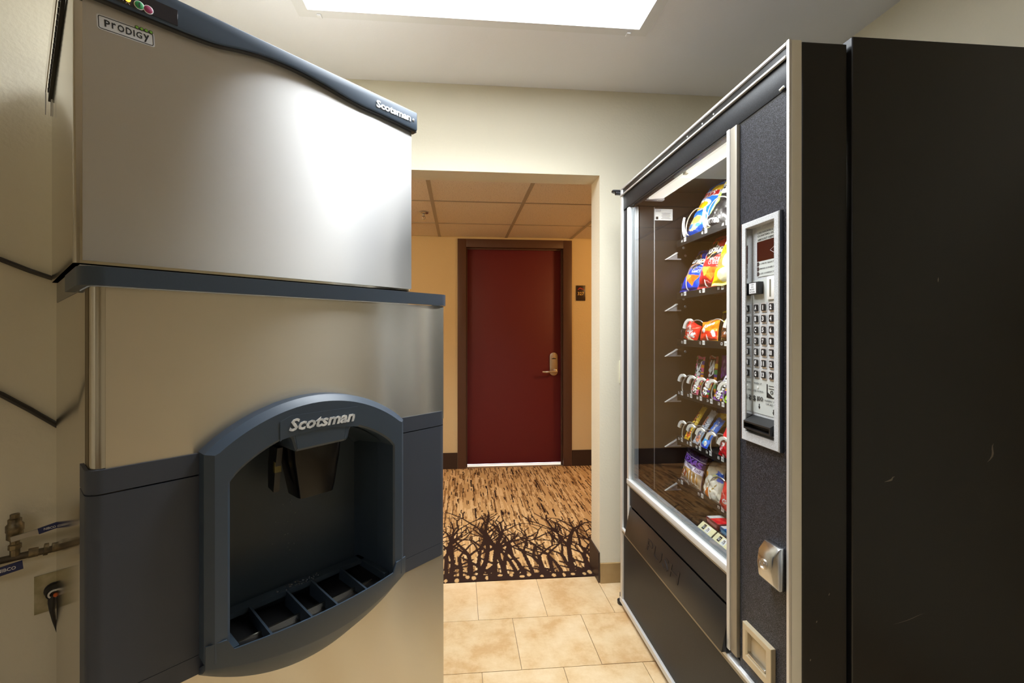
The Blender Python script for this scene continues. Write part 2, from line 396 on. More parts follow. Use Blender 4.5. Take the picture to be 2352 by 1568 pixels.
# tile base along the far wall, right wall and slanted wall
bb = bm = NB(); base_far = None
bm = NB(); box(bm, .7005, .7005+.305, FY-.011, FY-.0005, .0005, .098)
base_far = struct(bld('baseboard_far', bm, BASETILE, bev=.002))
for k in range(1, 3):
    bm = NB(); box(bm, .7005+k*.307, min(.7005+k*.307+.305, RX-.001), FY-.011, FY-.0005, .0005, .098); bld('base_tile', bm, BASETILE, base_far, bev=.002)
bm = NB(); a = loc2(-1.45, WD-.011); b_ = loc2(-.03, WD-.011); c = loc2(-.03, WD-.0005); d = loc2(-1.45, WD-.0005)
prism_z(bm, [a[:2], b_[:2], c[:2], d[:2]], .0005, .098); struct(bld('baseboard_left', bm, BASETILE))
bm = NB(); box(bm, RX-.011, RX-.0005, -4.18, .85, .0005, .098); struct(bld('baseboard_right', bm, BASETILE))
bm = NB(); prism_z(bm, [(.692, FY-.004), (.6992, FY-.004), (.6992, FY+.15), (.692, FY+.15)], .0005, .15)
struct(bld('baseboard_jamb', bm, BROWNBASE, bev=.002))
# corridor shell
def cwall(name, x0, x1, y0, y1, z0, z1, m=YWALL): bm = NB(); box(bm, x0, x1, y0, y1, z0, z1); return struct(bld(name, bm, m))
bm = NB(); prism_y(bm, [(-2.6, 0), (0, 0), (0, 2.09), (1.03, 2.09), (1.03, 0), (3.6, 0), (3.6, 2.3), (-2.6, 2.3)], DY, DY+.12)
struct(bld('wall_corridor', bm, YWALL))
cwall('wall_corridor_left', -2.7, -2.6, FY+.14, DY+.1, 0, 2.3); cwall('wall_corridor_right', 3.6, 3.7, FY+.14, DY+.1, 0, 2.3)
cwall('wall_corridor_near_left', -2.6, -1.35, FY+.04, FY+.14, 0, 2.3); cwall('wall_corridor_near_right', 1.75, 3.6, FY+.04, FY+.14, 0, 2.3)
for nm, x0, x1 in (('baseboard_corridor', -2.6, -.018), ('baseboard_corridor_right', 1.05, 3.6)):
    bm = NB(); box(bm, x0, x1, DY-.008, DY-.0005, .002, .15); struct(bld(nm, bm, BROWNBASE, bev=.002))
# corridor ceiling: slab, mineral tiles and their grid
bm = NB(); box(bm, -2.6, 3.6, FY+.142, DY, CC+.03, CC+.08); cc = struct(bld('ceiling_corridor', bm, TBAR))
XL = [-.18+.61*k for k in range(-4, 7)]; YL = [2.385, 2.991, 3.597, 4.203]
bm = NB(); box(bm, -.297, .297, -.294, .294, 0, .014); ct = bld('ceiling_tile', bm, CTILE, cc, bev=.002, seg=1); first = True
for i in range(len(XL)-1):
    for j in range(3):
        o = ct if first else ct.copy()
        if not first: C.objects.link(o)
        first = False; o.location = ((XL[i]+XL[i+1])/2, (YL[j]+YL[j+1])/2, CC+.004)
        if j == 2: o.scale = (1, .80, 1); o.location.y = (YL[2]+DY)/2
for x in XL:
    bm = NB(); box(bm, x-.012, x+.012, FY+.143, DY-.001, CC, CC+.012); bld('grid_bar', bm, TBAR, cc)
for y in YL[:3]:
    bm = NB(); box(bm, -2.6, 3.6, y-.006, y+.006, CC+.0005, CC+.012); bld('cross_bar', bm, TBAR, cc)
# room behind the door: pale floor strip seen through the gap
bm = NB(); box(bm, -.3, 1.4, DY+.125, DY+1.2, -.05, 0); struct(bld('floor_guest_room', bm, mat('pale_floor', (.75, .75, .78), .4)))

# ------------------------------------------------------------------ corridor carpet
def carpet():
    xs = np.concatenate([np.linspace(-2.6, -.42, 12), np.arange(-.40, 1.30, .0036), np.linspace(1.32, 3.6, 12)])
    ys = np.concatenate([np.arange(2.2365, 3.0, .0040), np.arange(3.0, 4.10, .0070)])
    ys[-1] = min(ys[-1], DY+.1)
    X, Y = np.meshgrid(xs, ys); H_, W_ = X.shape
    def h(a, b, k): 
        r = np.sin(a*127.1+b*311.7+k*74.7)*43758.5453; return r-np.floor(r)
    base = np.array(S(200, 164, 114)); mid = np.array(S(150, 116, 76)); lt = np.array(S(220, 190, 142)); dk = np.array(S(50, 34, 28)); br = np.array(S(104, 76, 48))
    col = np.empty(X.shape+(3,)); col[:] = base
    sk = X+.06*np.sin(Y*3.1)*0+ .0012*np.sin(Y*31+X*9)
    for wv, lv, p, c, k in ((.026, .18, .34, lt, 1), (.017, .13, .24, mid, 2), (.010, .10, .15, br, 3), (.013, .24, .12, mid, 4), (.009, .06, .06, dk, 5), (.015, .17, .035, dk, 6), (.008, .14, .16, lt, 7), (.006, .16, .12, base, 8)):
        ci = np.floor(sk/wv); cj = np.floor((Y+h(ci, ci*0, k)*lv*3)/lv+.25*h(ci, ci*0, k+9)); r = h(ci, cj, k+.5)
        fx = sk/wv-ci; fray = .35*(h(np.floor(X*260), np.floor(Y*40), k)-.5)
        m_ = (r < p) & (np.abs(fx-.5)+fray*.5 < .42); col[m_] = c
    # the border: bare trees growing from the tiled edge into the corridor
    y0 = 2.2365; dist = np.full(X.shape, 9.0)
    fx0, fx1 = 12, len(xs)-12
    def seg(p, q, r0, r1):
        p = np.array(p); q = np.array(q); R = max(r0, r1)+.004
        i0 = np.searchsorted(xs, min(p[0], q[0])-R); i1 = np.searchsorted(xs, max(p[0], q[0])+R); j0 = np.searchsorted(ys, min(p[1], q[1])-R); j1 = np.searchsorted(ys, max(p[1], q[1])+R)
        if i1 <= i0 or j1 <= j0: return
        A = X[j0:j1, i0:i1]; B = Y[j0:j1, i0:i1]; d = q-p
        t = np.clip(((A-p[0])*d[0]+(B-p[1])*d[1])/(d@d), 0, 1)
        dd = np.hypot(A-p[0]-t*d[0], B-p[1]-t*d[1])-(r0+(r1-r0)*t)
        dist[j0:j1, i0:i1] = np.minimum(dist[j0:j1, i0:i1], dd)
    rg = random.Random(5)
    def grow(p, ang, r, ln, dep):
        n = 3; q = p
        for i in range(n):
            ang += rg.uniform(-.16, .16); q2 = (q[0]+math.sin(ang)*ln/n, q[1]+math.cos(ang)*ln/n)
            seg(q, q2, r*(1-.28*i/n), r*(1-.28*(i+1)/n)); q = q2
        if dep == 0 or r < .0024: return
        for sgn in ((-1, 1) if rg.random() < .70 else (rg.choice((-1, 1)),)):
            grow(q, ang+sgn*rg.uniform(.25, .75), r*rg.uniform(.42, .58), ln*rg.uniform(.42, .70), dep-1)
        if rg.random() < .35: grow(q, ang+rg.uniform(-.2, .2), r*.7, ln*.8, dep-1)
    x = -.46
    while x < 1.34:
        grow((x, y0-.02), rg.uniform(-.12, .12), rg.uniform(.009, .015), rg.uniform(.22, .36), 3)
        x += rg.uniform(.030, .054)
    for _ in range(60):       # low cross twigs that close the gaps near the tiled edge
        xx = rg.uniform(-.42, 1.32); yy = y0+abs(rg.gauss(0, .13)); a_ = rg.choice((-1, 1))*rg.uniform(.6, 1.3); l = rg.uniform(.06, .14)
        seg((xx, yy), (xx+math.sin(a_)*l, yy+math.cos(a_)*l), rg.uniform(.006, .011), .004)
    blobs = 1-np.clip((Y-y0)/.10, 0, 1)
    hole = np.zeros(X.shape, bool)
    col[dist < .0025] = dk
    edge = (Y-y0 < .055); lights = np.zeros(X.shape, bool)
    xx = -.42
    while xx < 1.32:
        cy = y0+rg.uniform(.012, .045); rx = rg.uniform(.007, .013); ry = rg.uniform(.010, .020)
        lights |= ((X-xx)/rx)**2+((Y-cy)/ry)**2 < 1; xx += rg.uniform(.03, .07)
    keep = col.copy(); low = edge & ~lights; col[low] = dk; col[edge & lights] = base
    cols = col.reshape(-1, 3)
    P = np.stack([X, Y, np.full_like(X, .003)], -1).reshape(-1, 3); idx = np.arange(X.size).reshape(X.shape)
    F = np.stack([idx[:-1, :-1].ravel(), idx[:-1, 1:].ravel(), idx[1:, 1:].ravel(), idx[1:, :-1].ravel()], 1)
    # a skirt gives the carpet its thickness at the tiled edge
    n0 = len(P); fr = P[:W_].copy(); fr[:, 2] = -.006; P = np.concatenate([P, fr]); cols = np.concatenate([cols, cols[:W_]])
    sk_ = np.array([[i+1, i, n0+i, n0+i+1] for i in range(W_-1)]); F = np.concatenate([F, sk_])
    o = grid_mesh('corridor_carpet', P.tolist(), F.tolist(), cols, CARPETM, smooth=False)
    tag(o, 'tan streaked corridor carpet bordered with dark bare trees beyond the tiles', 'carpet')
carpet()
bm = NB(); box(bm, -2.6, 3.6, 2.2365, DY+.125, -.06, -.006); struct(bld('floor_corridor', bm, GROUT))

# ------------------------------------------------------------------ door 1 and its frame
door = empty('door_1', (.516, DY, 0)); struct(door); OF = (.516, DY, 0)
bm = NB()
def xz(y): return lambda x, z: (x, y, z)
fo = [(-.016, .001), (-.016, 2.106), (1.047, 2.106), (1.047, .001)]; fi = [(.062, .001), (.062, 2.03), (.966, 2.03), (.966, .001)]
for (x0, x1, z0, z1) in ((-.016, .062, .004, 2.106), (.966, 1.047, .004, 2.106), (.062, .966, 2.03, 2.106)):
    box(bm, x0, x1, DY-.012, DY+.115, z0, z1)
for (x0, x1, z0, z1) in ((.062, .074, .004, 2.03), (.954, .966, .004, 2.03), (.074, .954, 2.018, 2.03)):   # stop
    box(bm, x0, x1, DY+.035, DY+.055, z0, z1)
bld('door_frame', bm, FRAMEB, door, bev=.003, off=OF)
bm = NB(); box(bm, .066, .962, DY+.056, DY+.1, .024, 2.026); leaf = bld('door_leaf', bm, DOORRED, door, bev=.002, off=OF)
bm = NB(); prism(bm, rrect(.848, .926, .842, 1.06, .038, 8), lambda x, z: (x, DY+.046, z), lambda x, z: (x, DY+.0555, z)); ho = bld('lock_plate', bm, NICKEL, door, bev=.004, off=OF)
bm = NB(); box(bm, .868, .908, DY+.0445, DY+.047, .998, 1.006); box(bm, .883, .892, DY+.0442, DY+.047, 1.005, 1.010); bld('card_slot', bm, DARKP, ho, off=OF)
bm = NB(); lathe(bm, [(.018, 0), (.018, .012), (.011, .016), (.011, .05)], (.90, DY+.046, .885), (0, -1, 0), 20)
tube(bm, [(.906, DY+.0, .885), (.89, DY-.003, .885), (.83, DY-.004, .883), (.79, DY-.002, .882), (.776, DY+.01, .882)], [.012, .012, .0105, .010, .009], 12)
bld('lever_handle', bm, NICKEL, ho, True, off=OF)
for z in (.35, 1.15, 1.82):
    bm = NB(); box(bm, .9545, .9575, DY+.05, DY+.057, z-.012, z+.012); bld('frame_silencer', bm, NICKEL, door, off=OF)
# ------------------------------------------------------------------ room number plate
sg = tag(empty('room_sign', (1.132, DY, 1.617)), 'small dark brown plate reading 327 beside the red door', 'sign'); OF = sg.location
bm = NB(); box(bm, 1.088, 1.176, DY-.008, DY-.0005, 1.546, 1.688); bld('plate', bm, SIGNB, sg, bev=.002, off=OF)
letters('room_number', '327', .030, SIGNY, sg, (1.132, DY-.0082, 1.612), (1, 0, 0), (0, 0, 1), bold=.01, off=OF)
bm = NB(); prism_y(bm, [(1.104, 1.650), (1.118, 1.664), (1.126, 1.668), (1.162, 1.650), (1.164, 1.645), (1.127, 1.660), (1.119, 1.657), (1.106, 1.646)], DY-.0095, DY-.0078); bld('chevron', bm, SIGNR, sg, off=OF)
# ------------------------------------------------------------------ sprinkler
sp = tag(empty('sprinkler', (-.259, 3.277, CC)), 'chrome fire sprinkler head hanging from the corridor ceiling', 'sprinkler'); OF = sp.location
bm = NB(); lathe(bm, [(.012, 0), (.036, -.001), (.036, -.004), (.026, -.012), (.016, -.014)], OF, (0, 0, 1), 24); bld('escutcheon', bm, CHROME, sp, True, off=OF)
bm = NB(); lathe(bm, [(.009, -.012), (.009, -.03), (.005, -.034)], OF, (0, 0, 1), 12)
for s_ in (-1, 1): tube(bm, [(OF[0]+s_*.009, OF[1], OF[2]-.026), (OF[0]+s_*.013, OF[1], OF[2]-.038), (OF[0]+s_*.003, OF[1], OF[2]-.05)], .0025, 6)
bld('head', bm, CHROME, sp, True, off=OF)
bm = NB(); lathe(bm, [(.004, -.049), (.017, -.051), (.017, -.053), (.004, -.054)], OF, (0, 0, 1), 18); bld('deflector', bm, CHROME, sp, True, off=OF)
# ------------------------------------------------------------------ light switch, seen edge-on behind the vending machine
sw = tag(empty('light_switch', (.836, FY, 1.052)), 'ivory wall switch plate half hidden behind the snack vending machine', 'switch'); OF = sw.location
bm = NB(); box(bm, .799, .873, FY-.0065, FY-.0005, .994, 1.11); bld('cover_plate', bm, SWITCHM, sw, bev=.003, off=OF)
bm = NB(); box(bm, .831, .841, FY-.019, FY-.006, 1.045, 1.064); bld('toggle', bm, SWITCHM, sw, bev=.002, off=OF)
# ------------------------------------------------------------------ ceiling light
LX0, LX1, LY0, LY1 = -.605, .752, 1.02, 1.748
cl = tag(empty('ceiling_light', ((LX0+LX1)/2, (LY0+LY1)/2, RC)), 'wide fluorescent ceiling panel glowing white above both machines', 'ceiling light'); OF = cl.location
bm = NB(); ring_strip(bm, [(LX0, LY0), (LX1, LY0), (LX1, LY1), (LX0, LY1)], [(LX0+.022, LY0+.022), (LX1-.022, LY0+.022), (LX1-.022, LY1-.022), (LX0+.022, LY1-.022)], lambda x, y: (x, y, RC-.010), lambda x, y: (x, y, RC-.0005)); bld('outer_frame', bm, FIXW, cl, off=OF)
bm = NB(); ring_strip(bm, [(LX0+.024, LY0+.024), (LX1-.024, LY0+.024), (LX1-.024, LY1-.024), (LX0+.024, LY1-.024)], [(LX0+.045, LY0+.045), (LX1-.045, LY0+.045), (LX1-.045, LY1-.045), (LX0+.045, LY1-.045)], lambda x, y: (x, y, RC-.014), lambda x, y: (x, y, RC-.0005)); bld('lens_frame', bm, FIXW, cl, off=OF)
bm = NB(); box(bm, LX0+.046, LX1-.046, LY0+.046, LY1-.046, RC-.008, RC-.002); bld('diffuser', bm, DIFF, cl, off=OF)
for x in (LX0+.08, LX1-.08):
    bm = NB(); box(bm, x-.008, x+.008, LY1-.028, LY1-.006, RC-.020, RC-.0142); bld('latch', bm, FIXW, cl, bev=.002, off=OF)

# ================================================================== ICE MAKER AND DISPENSER (local x along the front, y to the back)
disp = tag(empty('ice_dispenser', (MP[0], MP[1], 0), MROT), 'steel ice dispenser cabinet with arched slate plastic chute, under the ice maker', 'ice machine')
BK = .664
def corner(x, y, r, a0, a1, k=6): return [(x+r*math.cos(math.radians(a0+(a1-a0)*i/k)), y+r*math.sin(math.radians(a0+(a1-a0)*i/k))) for i in range(k+1)]
bm = NB()
box(bm, -.0035, .761, .165, BK, .08, 1.326)
prism_z(bm, [(.05, .17), (-.004, .17)]+corner(.011, .015, .015, 180, 270)+[(.05, 0)], .08, 1.326)
prism_z(bm, [(.712, .17), (.712, 0)]+corner(.740, .022, .022, 270, 360)+[(.762, .17)], .08, 1.326)
box(bm, .05, .712, .002, .17, 1.06, 1.326); box(bm, .05, .712, .002, .17, .08, .575)
bld('cabinet', bm, SIDESTEEL, disp, True)
bm = NB(); box(bm, -.0048, -.0035, .018, .062, 1.024, 1.325); bld('corner_dark_reflection', bm, mat('painted_dark_reflection', S(104, 90, 62), .5, .3), disp)  # dark reflection on the side's front return, painted as a thin strip
for x, y in ((.06, .06), (.70, .06), (.06, .62), (.70, .62)):
    bm = NB(); lathe(bm, [(.03, .0), (.03, .012), (.016, .014), (.016, .085)], (x, y, 0), (0, 0, 1), 14); bld('levelling_foot', bm, DARKP, disp, True)
ARC_O = lambda x: 1.025+.088*(1-((x-.369)/.222)**2)**.9 if abs(x-.369) < .222 else 1.025
ARC_I = lambda x: .968+.076*(1-((x-.369)/.181)**2)**.85 if abs(x-.369) < .181 else .968
am = [(.166+.406*i/24) for i in range(25)]
up = [(.0145, 1.0), (.0145, 1.325), (.757, 1.325), (.757, 1.0)]+[(x, ARC_O(x)-.03) for x in reversed(am)]
bm = NB(); prism_y(bm, up, -.003, .0015); bld('front_panel', bm, STEEL2, disp)
bm = NB(); box(bm, .0145, .757, -.003, .0015, .10, .63); bld('front_panel', bm, STEEL2, disp)
bm = NB(); box(bm, -.003, .750, .157, BK, 1.3275, 1.3775); bld('lid', bm, mat('grey_sheet', (.30, .29, .26), .4, .6), disp)
# slate trim along the top edge, wrapping the left corner
def wrap(bm, out, z0, z1, r, xl, xr, yb_l, yb_r, t, rr=True):
    """band round the front: outer offset out, thickness t; ends yb_l / yb_r back along the sides"""
    o = [(xl-out, yb_l)]+corner(xl-out+r, -out+r, r, 180, 270)+(corner(xr+out-r, -out+r, r, 270, 360) if rr else [(xr, -out)])+([(xr+out, yb_r)] if rr else [])
    ri = max(r-t, .002)
    i_ = [(xl-out+t, yb_l)]+corner(xl-out+t+ri, -out+t+ri, ri, 180, 270)+(corner(xr+out-t-ri, -out+t+ri, ri, 270, 360) if rr else [(xr, -out+t)])+([(xr+out-t, yb_r)] if rr else [])
    prism_z(bm, o+list(reversed(i_)), z0, z1)
bm = NB(); wrap(bm, .016, 1.327, 1.358, .034, -.004, .756, .20, .05, .014); bld('top_trim', bm, BLUE, disp, bev=.004)
# side bands left and right of the chute
for z0, z1, nm in ((.608, .6435, 'band_strip'), (.6445, .9805, 'band_panel'), (.9830, 1.0225, 'band_strip')):
    bm = NB(); wrap(bm, .0065, z0, z1, .022, -.004, .170, .071, 0, .0055, rr=False); bld(nm, bm, BLUEP, disp, bev=.0012, seg=1)
    bm = NB(); o = [(.568, -.006)]+corner(.740, .022, .028, 270, 360)+[(.768, .071), (.7625, .071)]+corner(.740, .022, .0225, 360, 270)+[(.568, -.0005)]
    prism_z(bm, o, z0, z1); bld(nm, bm, BLUEP, disp, bev=.0012, seg=1)
# arched surround
def arch():
    xs = [.369+.222*math.sin(PI/2*(i/30*2-1)) for i in range(31)]
    def notch(x):
        a = 1/(1+math.exp(-(x-.303)/.0022)); b_ = 1/(1+math.exp((x-.432)/.0022)); return a*b_
    L_ = [(.147, z) for z in (.640, .75, .86, .95)]; R_ = [(.591, z) for z in (.95, .86, .75, .640)]
    xf = np.unique(np.concatenate([np.linspace(-1, 1, 37), (np.array([.291, .296, .299, .301, .303, .305, .307, .310, .315, .420, .425, .428, .430, .432, .434, .437, .442])-.369)/.181]))
    fo = [(.369+.222*t) for t in xf]; fi = [(.369+.181*t) for t in xf]
    outer = L_+[(x, ARC_O(x)) for x in fo]+R_
    inner = [(.188, z) for z in (.640, .75, .86, .93)]+[(x, ARC_I(x)*(1-notch(x))+notch(x)*(1.001+.03*(x-.369))) for x in fi]+[(.550, z) for z in (.93, .86, .75, .640)]
    n = len(outer)
    def inset(p, d):
        out = []
        for i in range(n):
            a = p[max(i-1, 0)]; b_ = p[min(i+1, n-1)]; t = Vector((b_[0]-a[0], b_[1]-a[1])); t.normalize(); out.append((p[i][0]+t[1]*d, p[i][1]-t[0]*d))
        return out
    loops = [(outer, .002), (outer, -.036), (inset(outer, .003), -.040), (inset(outer, .014), -.050), (inset(inner, -.006), -.050), (inset(inner, -.0015), -.0475), (inner, -.042), (inner, .03)]
    bm = NB(); R = loft(bm, [[(x, y, z) for x, z in lp] for lp, y in loops], False, False)
    for j in (0, n-1):
        bm.faces.new([r[j] for r in R])
    bld('chute_surround', bm, BLUE, disp, True, sharp=.42)
    # recess behind
    fr = [(.186, .575), (.186, .965)]+[(.369+.183*t, .966+.075*(1-t*t)**.85) for t in np.linspace(-1, 1, 17)]+[(.552, .965), (.552, .575)]
    bk = [(.369+(x-.369)*.945, .600+(z-.600)*.955+.01) for x, z in fr]
    bm = NB(); R = loft(bm, [[(x, .0, z) for x, z in fr], [(x, .095, z) for x, z in bk], [(.369+(x-.369)*.965, .108, .80+(z-.80)*.965) for x, z in bk]], True, False)
    bm.faces.new(R[-1]); bld('recess', bm, BLUED, disp, True)
arch()
# brand lettering on its raised plaque
pl = NB(); pts = [(.277, 1.028), (.281, 1.031)]+[(.281+.17*i/10, 1.031+.009*(1-((i-5)/5)**2)) for i in range(1, 10)]+[(.452, 1.032), (.456, 1.036), (.457, 1.072), (.452, 1.078), (.30, 1.078), (.277, 1.068)]
prism_y(pl, pts, -.0514, -.0495); bld('badge', pl, BLUE, disp, bev=.0008, seg=1)
letters('lettering', 'Scotsman', .0255, WHITEL, disp, (.369, -.0514, 1.058), (1, 0, 0.0), (0, 0, 1), width=.150, shear=.28, bold=.028, depth=.0016)
# chute and its side lever
bm = NB()
def rr_(x0, x1, y0, y1, z): return [(x, y, z) for x, y in rrect(x0, x1, y0, y1, .012, 3)]
loft(bm, [rr_(.312, .424, -.034, .055, 1.012), rr_(.316, .421, -.032, .055, .97), rr_(.328, .414, -.024, .05, .905), rr_(.331, .411, -.021, .048, .888)], True)
bld('chute', bm, SMOKE, disp, True)
bm = NB(); prism_x(bm, [(.01, 1.0), (.05, 1.0), (.06, .96), (.06, .905), (.03, .90), (.022, .95)], .296, .308); bld('chute_bracket', bm, DARKP, disp, bev=.002)
bm = NB(); box(bm, .2945, .3085, .020, .028, .945, .968); bld('bracket_label', bm, mat('dull_yellow_label', S(120, 110, 60), .5), disp)
# drip tray
def tray():
    ss = np.linspace(.147, .591, 41); rings = []
    for s_ in ss:
        q = (s_-.369)/.222; b_ = .046+.030*(1-q*q); top = .655 if .184 < s_ < .556 else .676
        zb = .598+.034*q*q; zl = .520+.082*q*q
        rings.append([(s_, .0, zl+.012), (s_, -b_+.005, zb+.010), (s_, -b_+.0035, top), (s_, -b_, top), (s_, -b_*.985, zb+.004), (s_, -b_*.95, zb), (s_, -b_*.62, zb-(zb-zl)*.45), (s_, 0.0, zl)])
    bm = NB(); loft(bm, rings, True, True)
    t = bld('drip_tray', bm, BLUE, disp, True)
    bm = NB(); loft(bm, [[(s_, -(.046+.030*(1-((s_-.369)/.222)**2))+.010, .598+.034*((s_-.369)/.222)**2+.016), (s_, .098, .598+.034*((s_-.369)/.222)**2+.016)] for s_ in np.linspace(.19, .548, 15)], False); bld('sump', bm, SUMP, t)
    bm = NB(); box(bm, .19, .548, .070, .098, .640, .651); box(bm, .19, .204, -.045, .098, .62, .651); box(bm, .534, .548, -.035, .098, .62, .651); bld('tray_rim', bm, BLUED, t, bev=.002)
    for s_ in (.262, .342, .400, .476):
        q = (s_-.369)/.222; b_ = .046+.030*(1-q*q)
        bm = NB(); prism_x(bm, [(.075, .651), (.075, .600), (-b_+.005, .610), (-b_+.005, .643)], s_-.0022, s_+.0022); bld('grate_bar', bm, BLUED, t, bev=.0006, seg=1)
tray()
bm = NB(); r2 = random.Random(3)
for i in range(70):
    x = r2.gauss(.372, .022); 
    if i < 34: z = r2.uniform(.66, .87); y = .1063; ax = (0, -1, 0)
    else: z = .6513; y = r2.uniform(.072, .092); ax = (0, 0, 1); x = r2.gauss(.385, .03)
    r = r2.uniform(.0007, .0017)*(1.5 if i >= 34 else 1)
    lathe(bm, [(r, 0), (r*.9, r*.4), (r*.5, r*.75), (0, r*.85)], (x, y, z), ax, 8)
wd = bld('water_drops', bm, WATER, disp, True); wd['kind'] = 'stuff'

mk = tag(empty('ice_maker', (MP[0], MP[1], 1.3795), MROT), 'brushed steel ice maker with wavy slate header, stacked on the dispenser', 'ice machine')
OM = (0, 0, 1.3795)
bm = NB(); prism_z(bm, [(.761, BK), (-.012, BK)]+corner(-.002, .165, .010, 180, 270)+corner(.752, .165, .010, 270, 360), 1.380, 1.934); bld('cabinet', bm, SIDESTEEL, mk, True, off=OM)
bm = NB(); box(bm, .0005, .7595, .1515, .1565, 1.386, 1.92); bld('front_panel', bm, STEEL, mk, off=OM)
hb = [(.0, 1.8835), (.13, 1.8845), (.18, 1.886), (.222, 1.890), (.275, 1.902), (.333, 1.9095), (.396, 1.910), (.464, 1.9035), (.527, 1.894), (.58, 1.888), (.637, 1.8865), (.70, 1.8835), (.770, 1.880)]
def cr(pts, k=5):
    out = []
    for i in range(len(pts)-1):
        p0 = pts[max(i-1, 0)]; p1 = pts[i]; p2 = pts[i+1]; p3 = pts[min(i+2, len(pts)-1)]
        for j in range(k):
            t = j/k; out.append(tuple(.5*((2*p1[a])+(-p0[a]+p2[a])*t+(2*p0[a]-5*p1[a]+4*p2[a]-p3[a])*t*t+(-p0[a]+3*p1[a]-3*p2[a]+p3[a])*t**3) for a in (0, 1)))
    return out+[pts[-1]]
bm = NB(); hc = [(-.006, 1.883)]+cr(hb); prism_y(bm, hc+[(.770, 1.937), (-.006, 1.947)], .134, .162); hd = bld('header_trim', bm, BLUE, mk, bev=.004, off=OM)
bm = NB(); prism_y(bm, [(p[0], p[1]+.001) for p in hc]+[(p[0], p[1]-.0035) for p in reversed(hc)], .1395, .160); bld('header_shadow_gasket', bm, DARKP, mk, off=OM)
bm = NB(); box(bm, -.002, .145, .1325, .136, 1.8885, 1.9215); dp = bld('display_window', bm, mat('smoked_display', (.012, .011, .016), .18, spec=.6), mk, bev=.0008, seg=1, off=OM)
for x, z, r, m_, nm in ((.0635, 1.8985, .0042, AMBER, 'indicator_light'), (.081, 1.8965, .0072, GREENB, 'push_button'), (.0955, 1.8955, .0072, REDB, 'push_button')):
    bm = NB(); lathe(bm, [(r, -.001), (r, .0018), (r*.8, .0026), (0, .0028)], (x, .1325, z), (0, -1, 0), 20); bt = bld(nm, bm, m_, dp, True, off=OM)
    if nm == 'push_button':
        bm = NB(); lathe(bm, [(r*1.16, 0), (r*1.16, .0012), (r*1.0, .0014), (r, 0)], (x, .1325, z), (0, -1, 0), 24); bld('button_ring', bm, WHITE, dp, True, off=OM)
        if m_ is GREENB: 
            bm = NB(); box(bm, x-.001, x+.001, .1292, .1299, z-.0045, z+.0045); bld('button_mark', bm, BLACKINK, dp, off=OM)
bm = NB()
for x in (.0295, .0425, .0565): box(bm, x-.0003, x+.0003, .1318, .1326, 1.892, 1.914)
def tri(bm, cx, cz, r, w_):
    for a in (90, 210, 330):
        p = (cx+r*math.cos(math.radians(a)), .1322, cz+r*math.sin(math.radians(a))); q = (cx+r*math.cos(math.radians(a+120)), .1322, cz+r*math.sin(math.radians(a+120))); tube(bm, [p, q], w_, 4)
tri(bm, .0495, 1.8945, .0032, .0003)
for a in range(12):
    p = (.036+.0027*math.cos(a*PI/6), .1322, 1.8975+.0027*math.sin(a*PI/6)); q = (.036+.0027*math.cos((a+1)*PI/6), .1322, 1.8975+.0027*math.sin((a+1)*PI/6)); tube(bm, [p, q], .0003, 4)
for a in range(8):
    p = (.0635+.0028*math.cos(a*PI/8), .1322, 1.8895+.0028*math.sin(a*PI/8)); q = (.0635+.0028*math.cos((a+1)*PI/8), .1322, 1.8895+.0028*math.sin((a+1)*PI/8)); tube(bm, [p, q], .0003, 4)
bld('display_print', bm, WHITE, dp, off=OM)
letters('lettering', 'Scotsman', .0215, WHITEL, mk, (.682, .134, 1.9105), (1, 0, .0), (0, 0, 1), width=.122, shear=0.02, bold=.034, depth=.0022, off=OM)
bm = NB(); lathe(bm, [(.0042, -.001), (.0042, .0012), (.002, .0014), (.002, .0004), (0, .0004)], (.7535, .134, 1.908), (0, -1, 0), 14); bld('screw', bm, CHROME, mk, True, off=OM)
# badge with the model lettering
def badge():
    a = math.radians(3.0); c0 = Vector((.0645, .1513, 1.8475)); r = Vector((math.cos(a), 0, math.sin(a))); u = Vector((-math.sin(a), 0, math.cos(a)))
    f = lambda y: (lambda x, z: tuple(c0+r*x+u*z+Vector((0, y, 0))))
    rt = empty
    bm = NB(); prism(bm, rrect(-.0445, .0445, -.0155, .0125, .004, 4), f(-.0008), f(0)); b0 = bld('badge', bm, STICK, mk, off=OM)
    bm = NB(); ring_strip(bm, rrect(-.0425, .0425, -.0138, .0108, .0035, 4), rrect(-.0413, .0413, -.0126, .0096, .0025, 4), f(-.0012), f(-.0004)); bld('badge_border', bm, BLACKINK, b0, off=OM)
    x = -.0335
    for ch, w_, h_ in (('P', .0085, .0135), ('r', .0065, .0115), ('O', .0105, .0135), ('D', .0095, .0135), ('I', .0022, .0125), ('G', .0095, .0125), ('y', .0095, .0155)):
        letters('badge_letter', ch, h_, BLACKINK, b0, c0+r*(x+w_/2)+u*(-.0012 if ch != 'y' else -.0032)+Vector((0, -.0006, 0)), r, u, width=w_, bold=.025, off=OM); x += w_+.0022
    for k in range(4):
        p = c0+r*(.0165+k*.0075)+u*.0125
        bm = NB(); lathe(bm, [(.0036, 0), (.0036, .0016), (0, .0018)], p, (0, -1, 0), 14); d = bld('badge_dot', bm, BLACKINK, b0, True, off=OM)
        bm = NB(); lathe(bm, [(.0026, .0014), (.0025, .0022), (0, .0024)], p, (0, -1, 0), 14); bld('badge_dot', bm, BUDG, b0, True, off=OM)
badge()
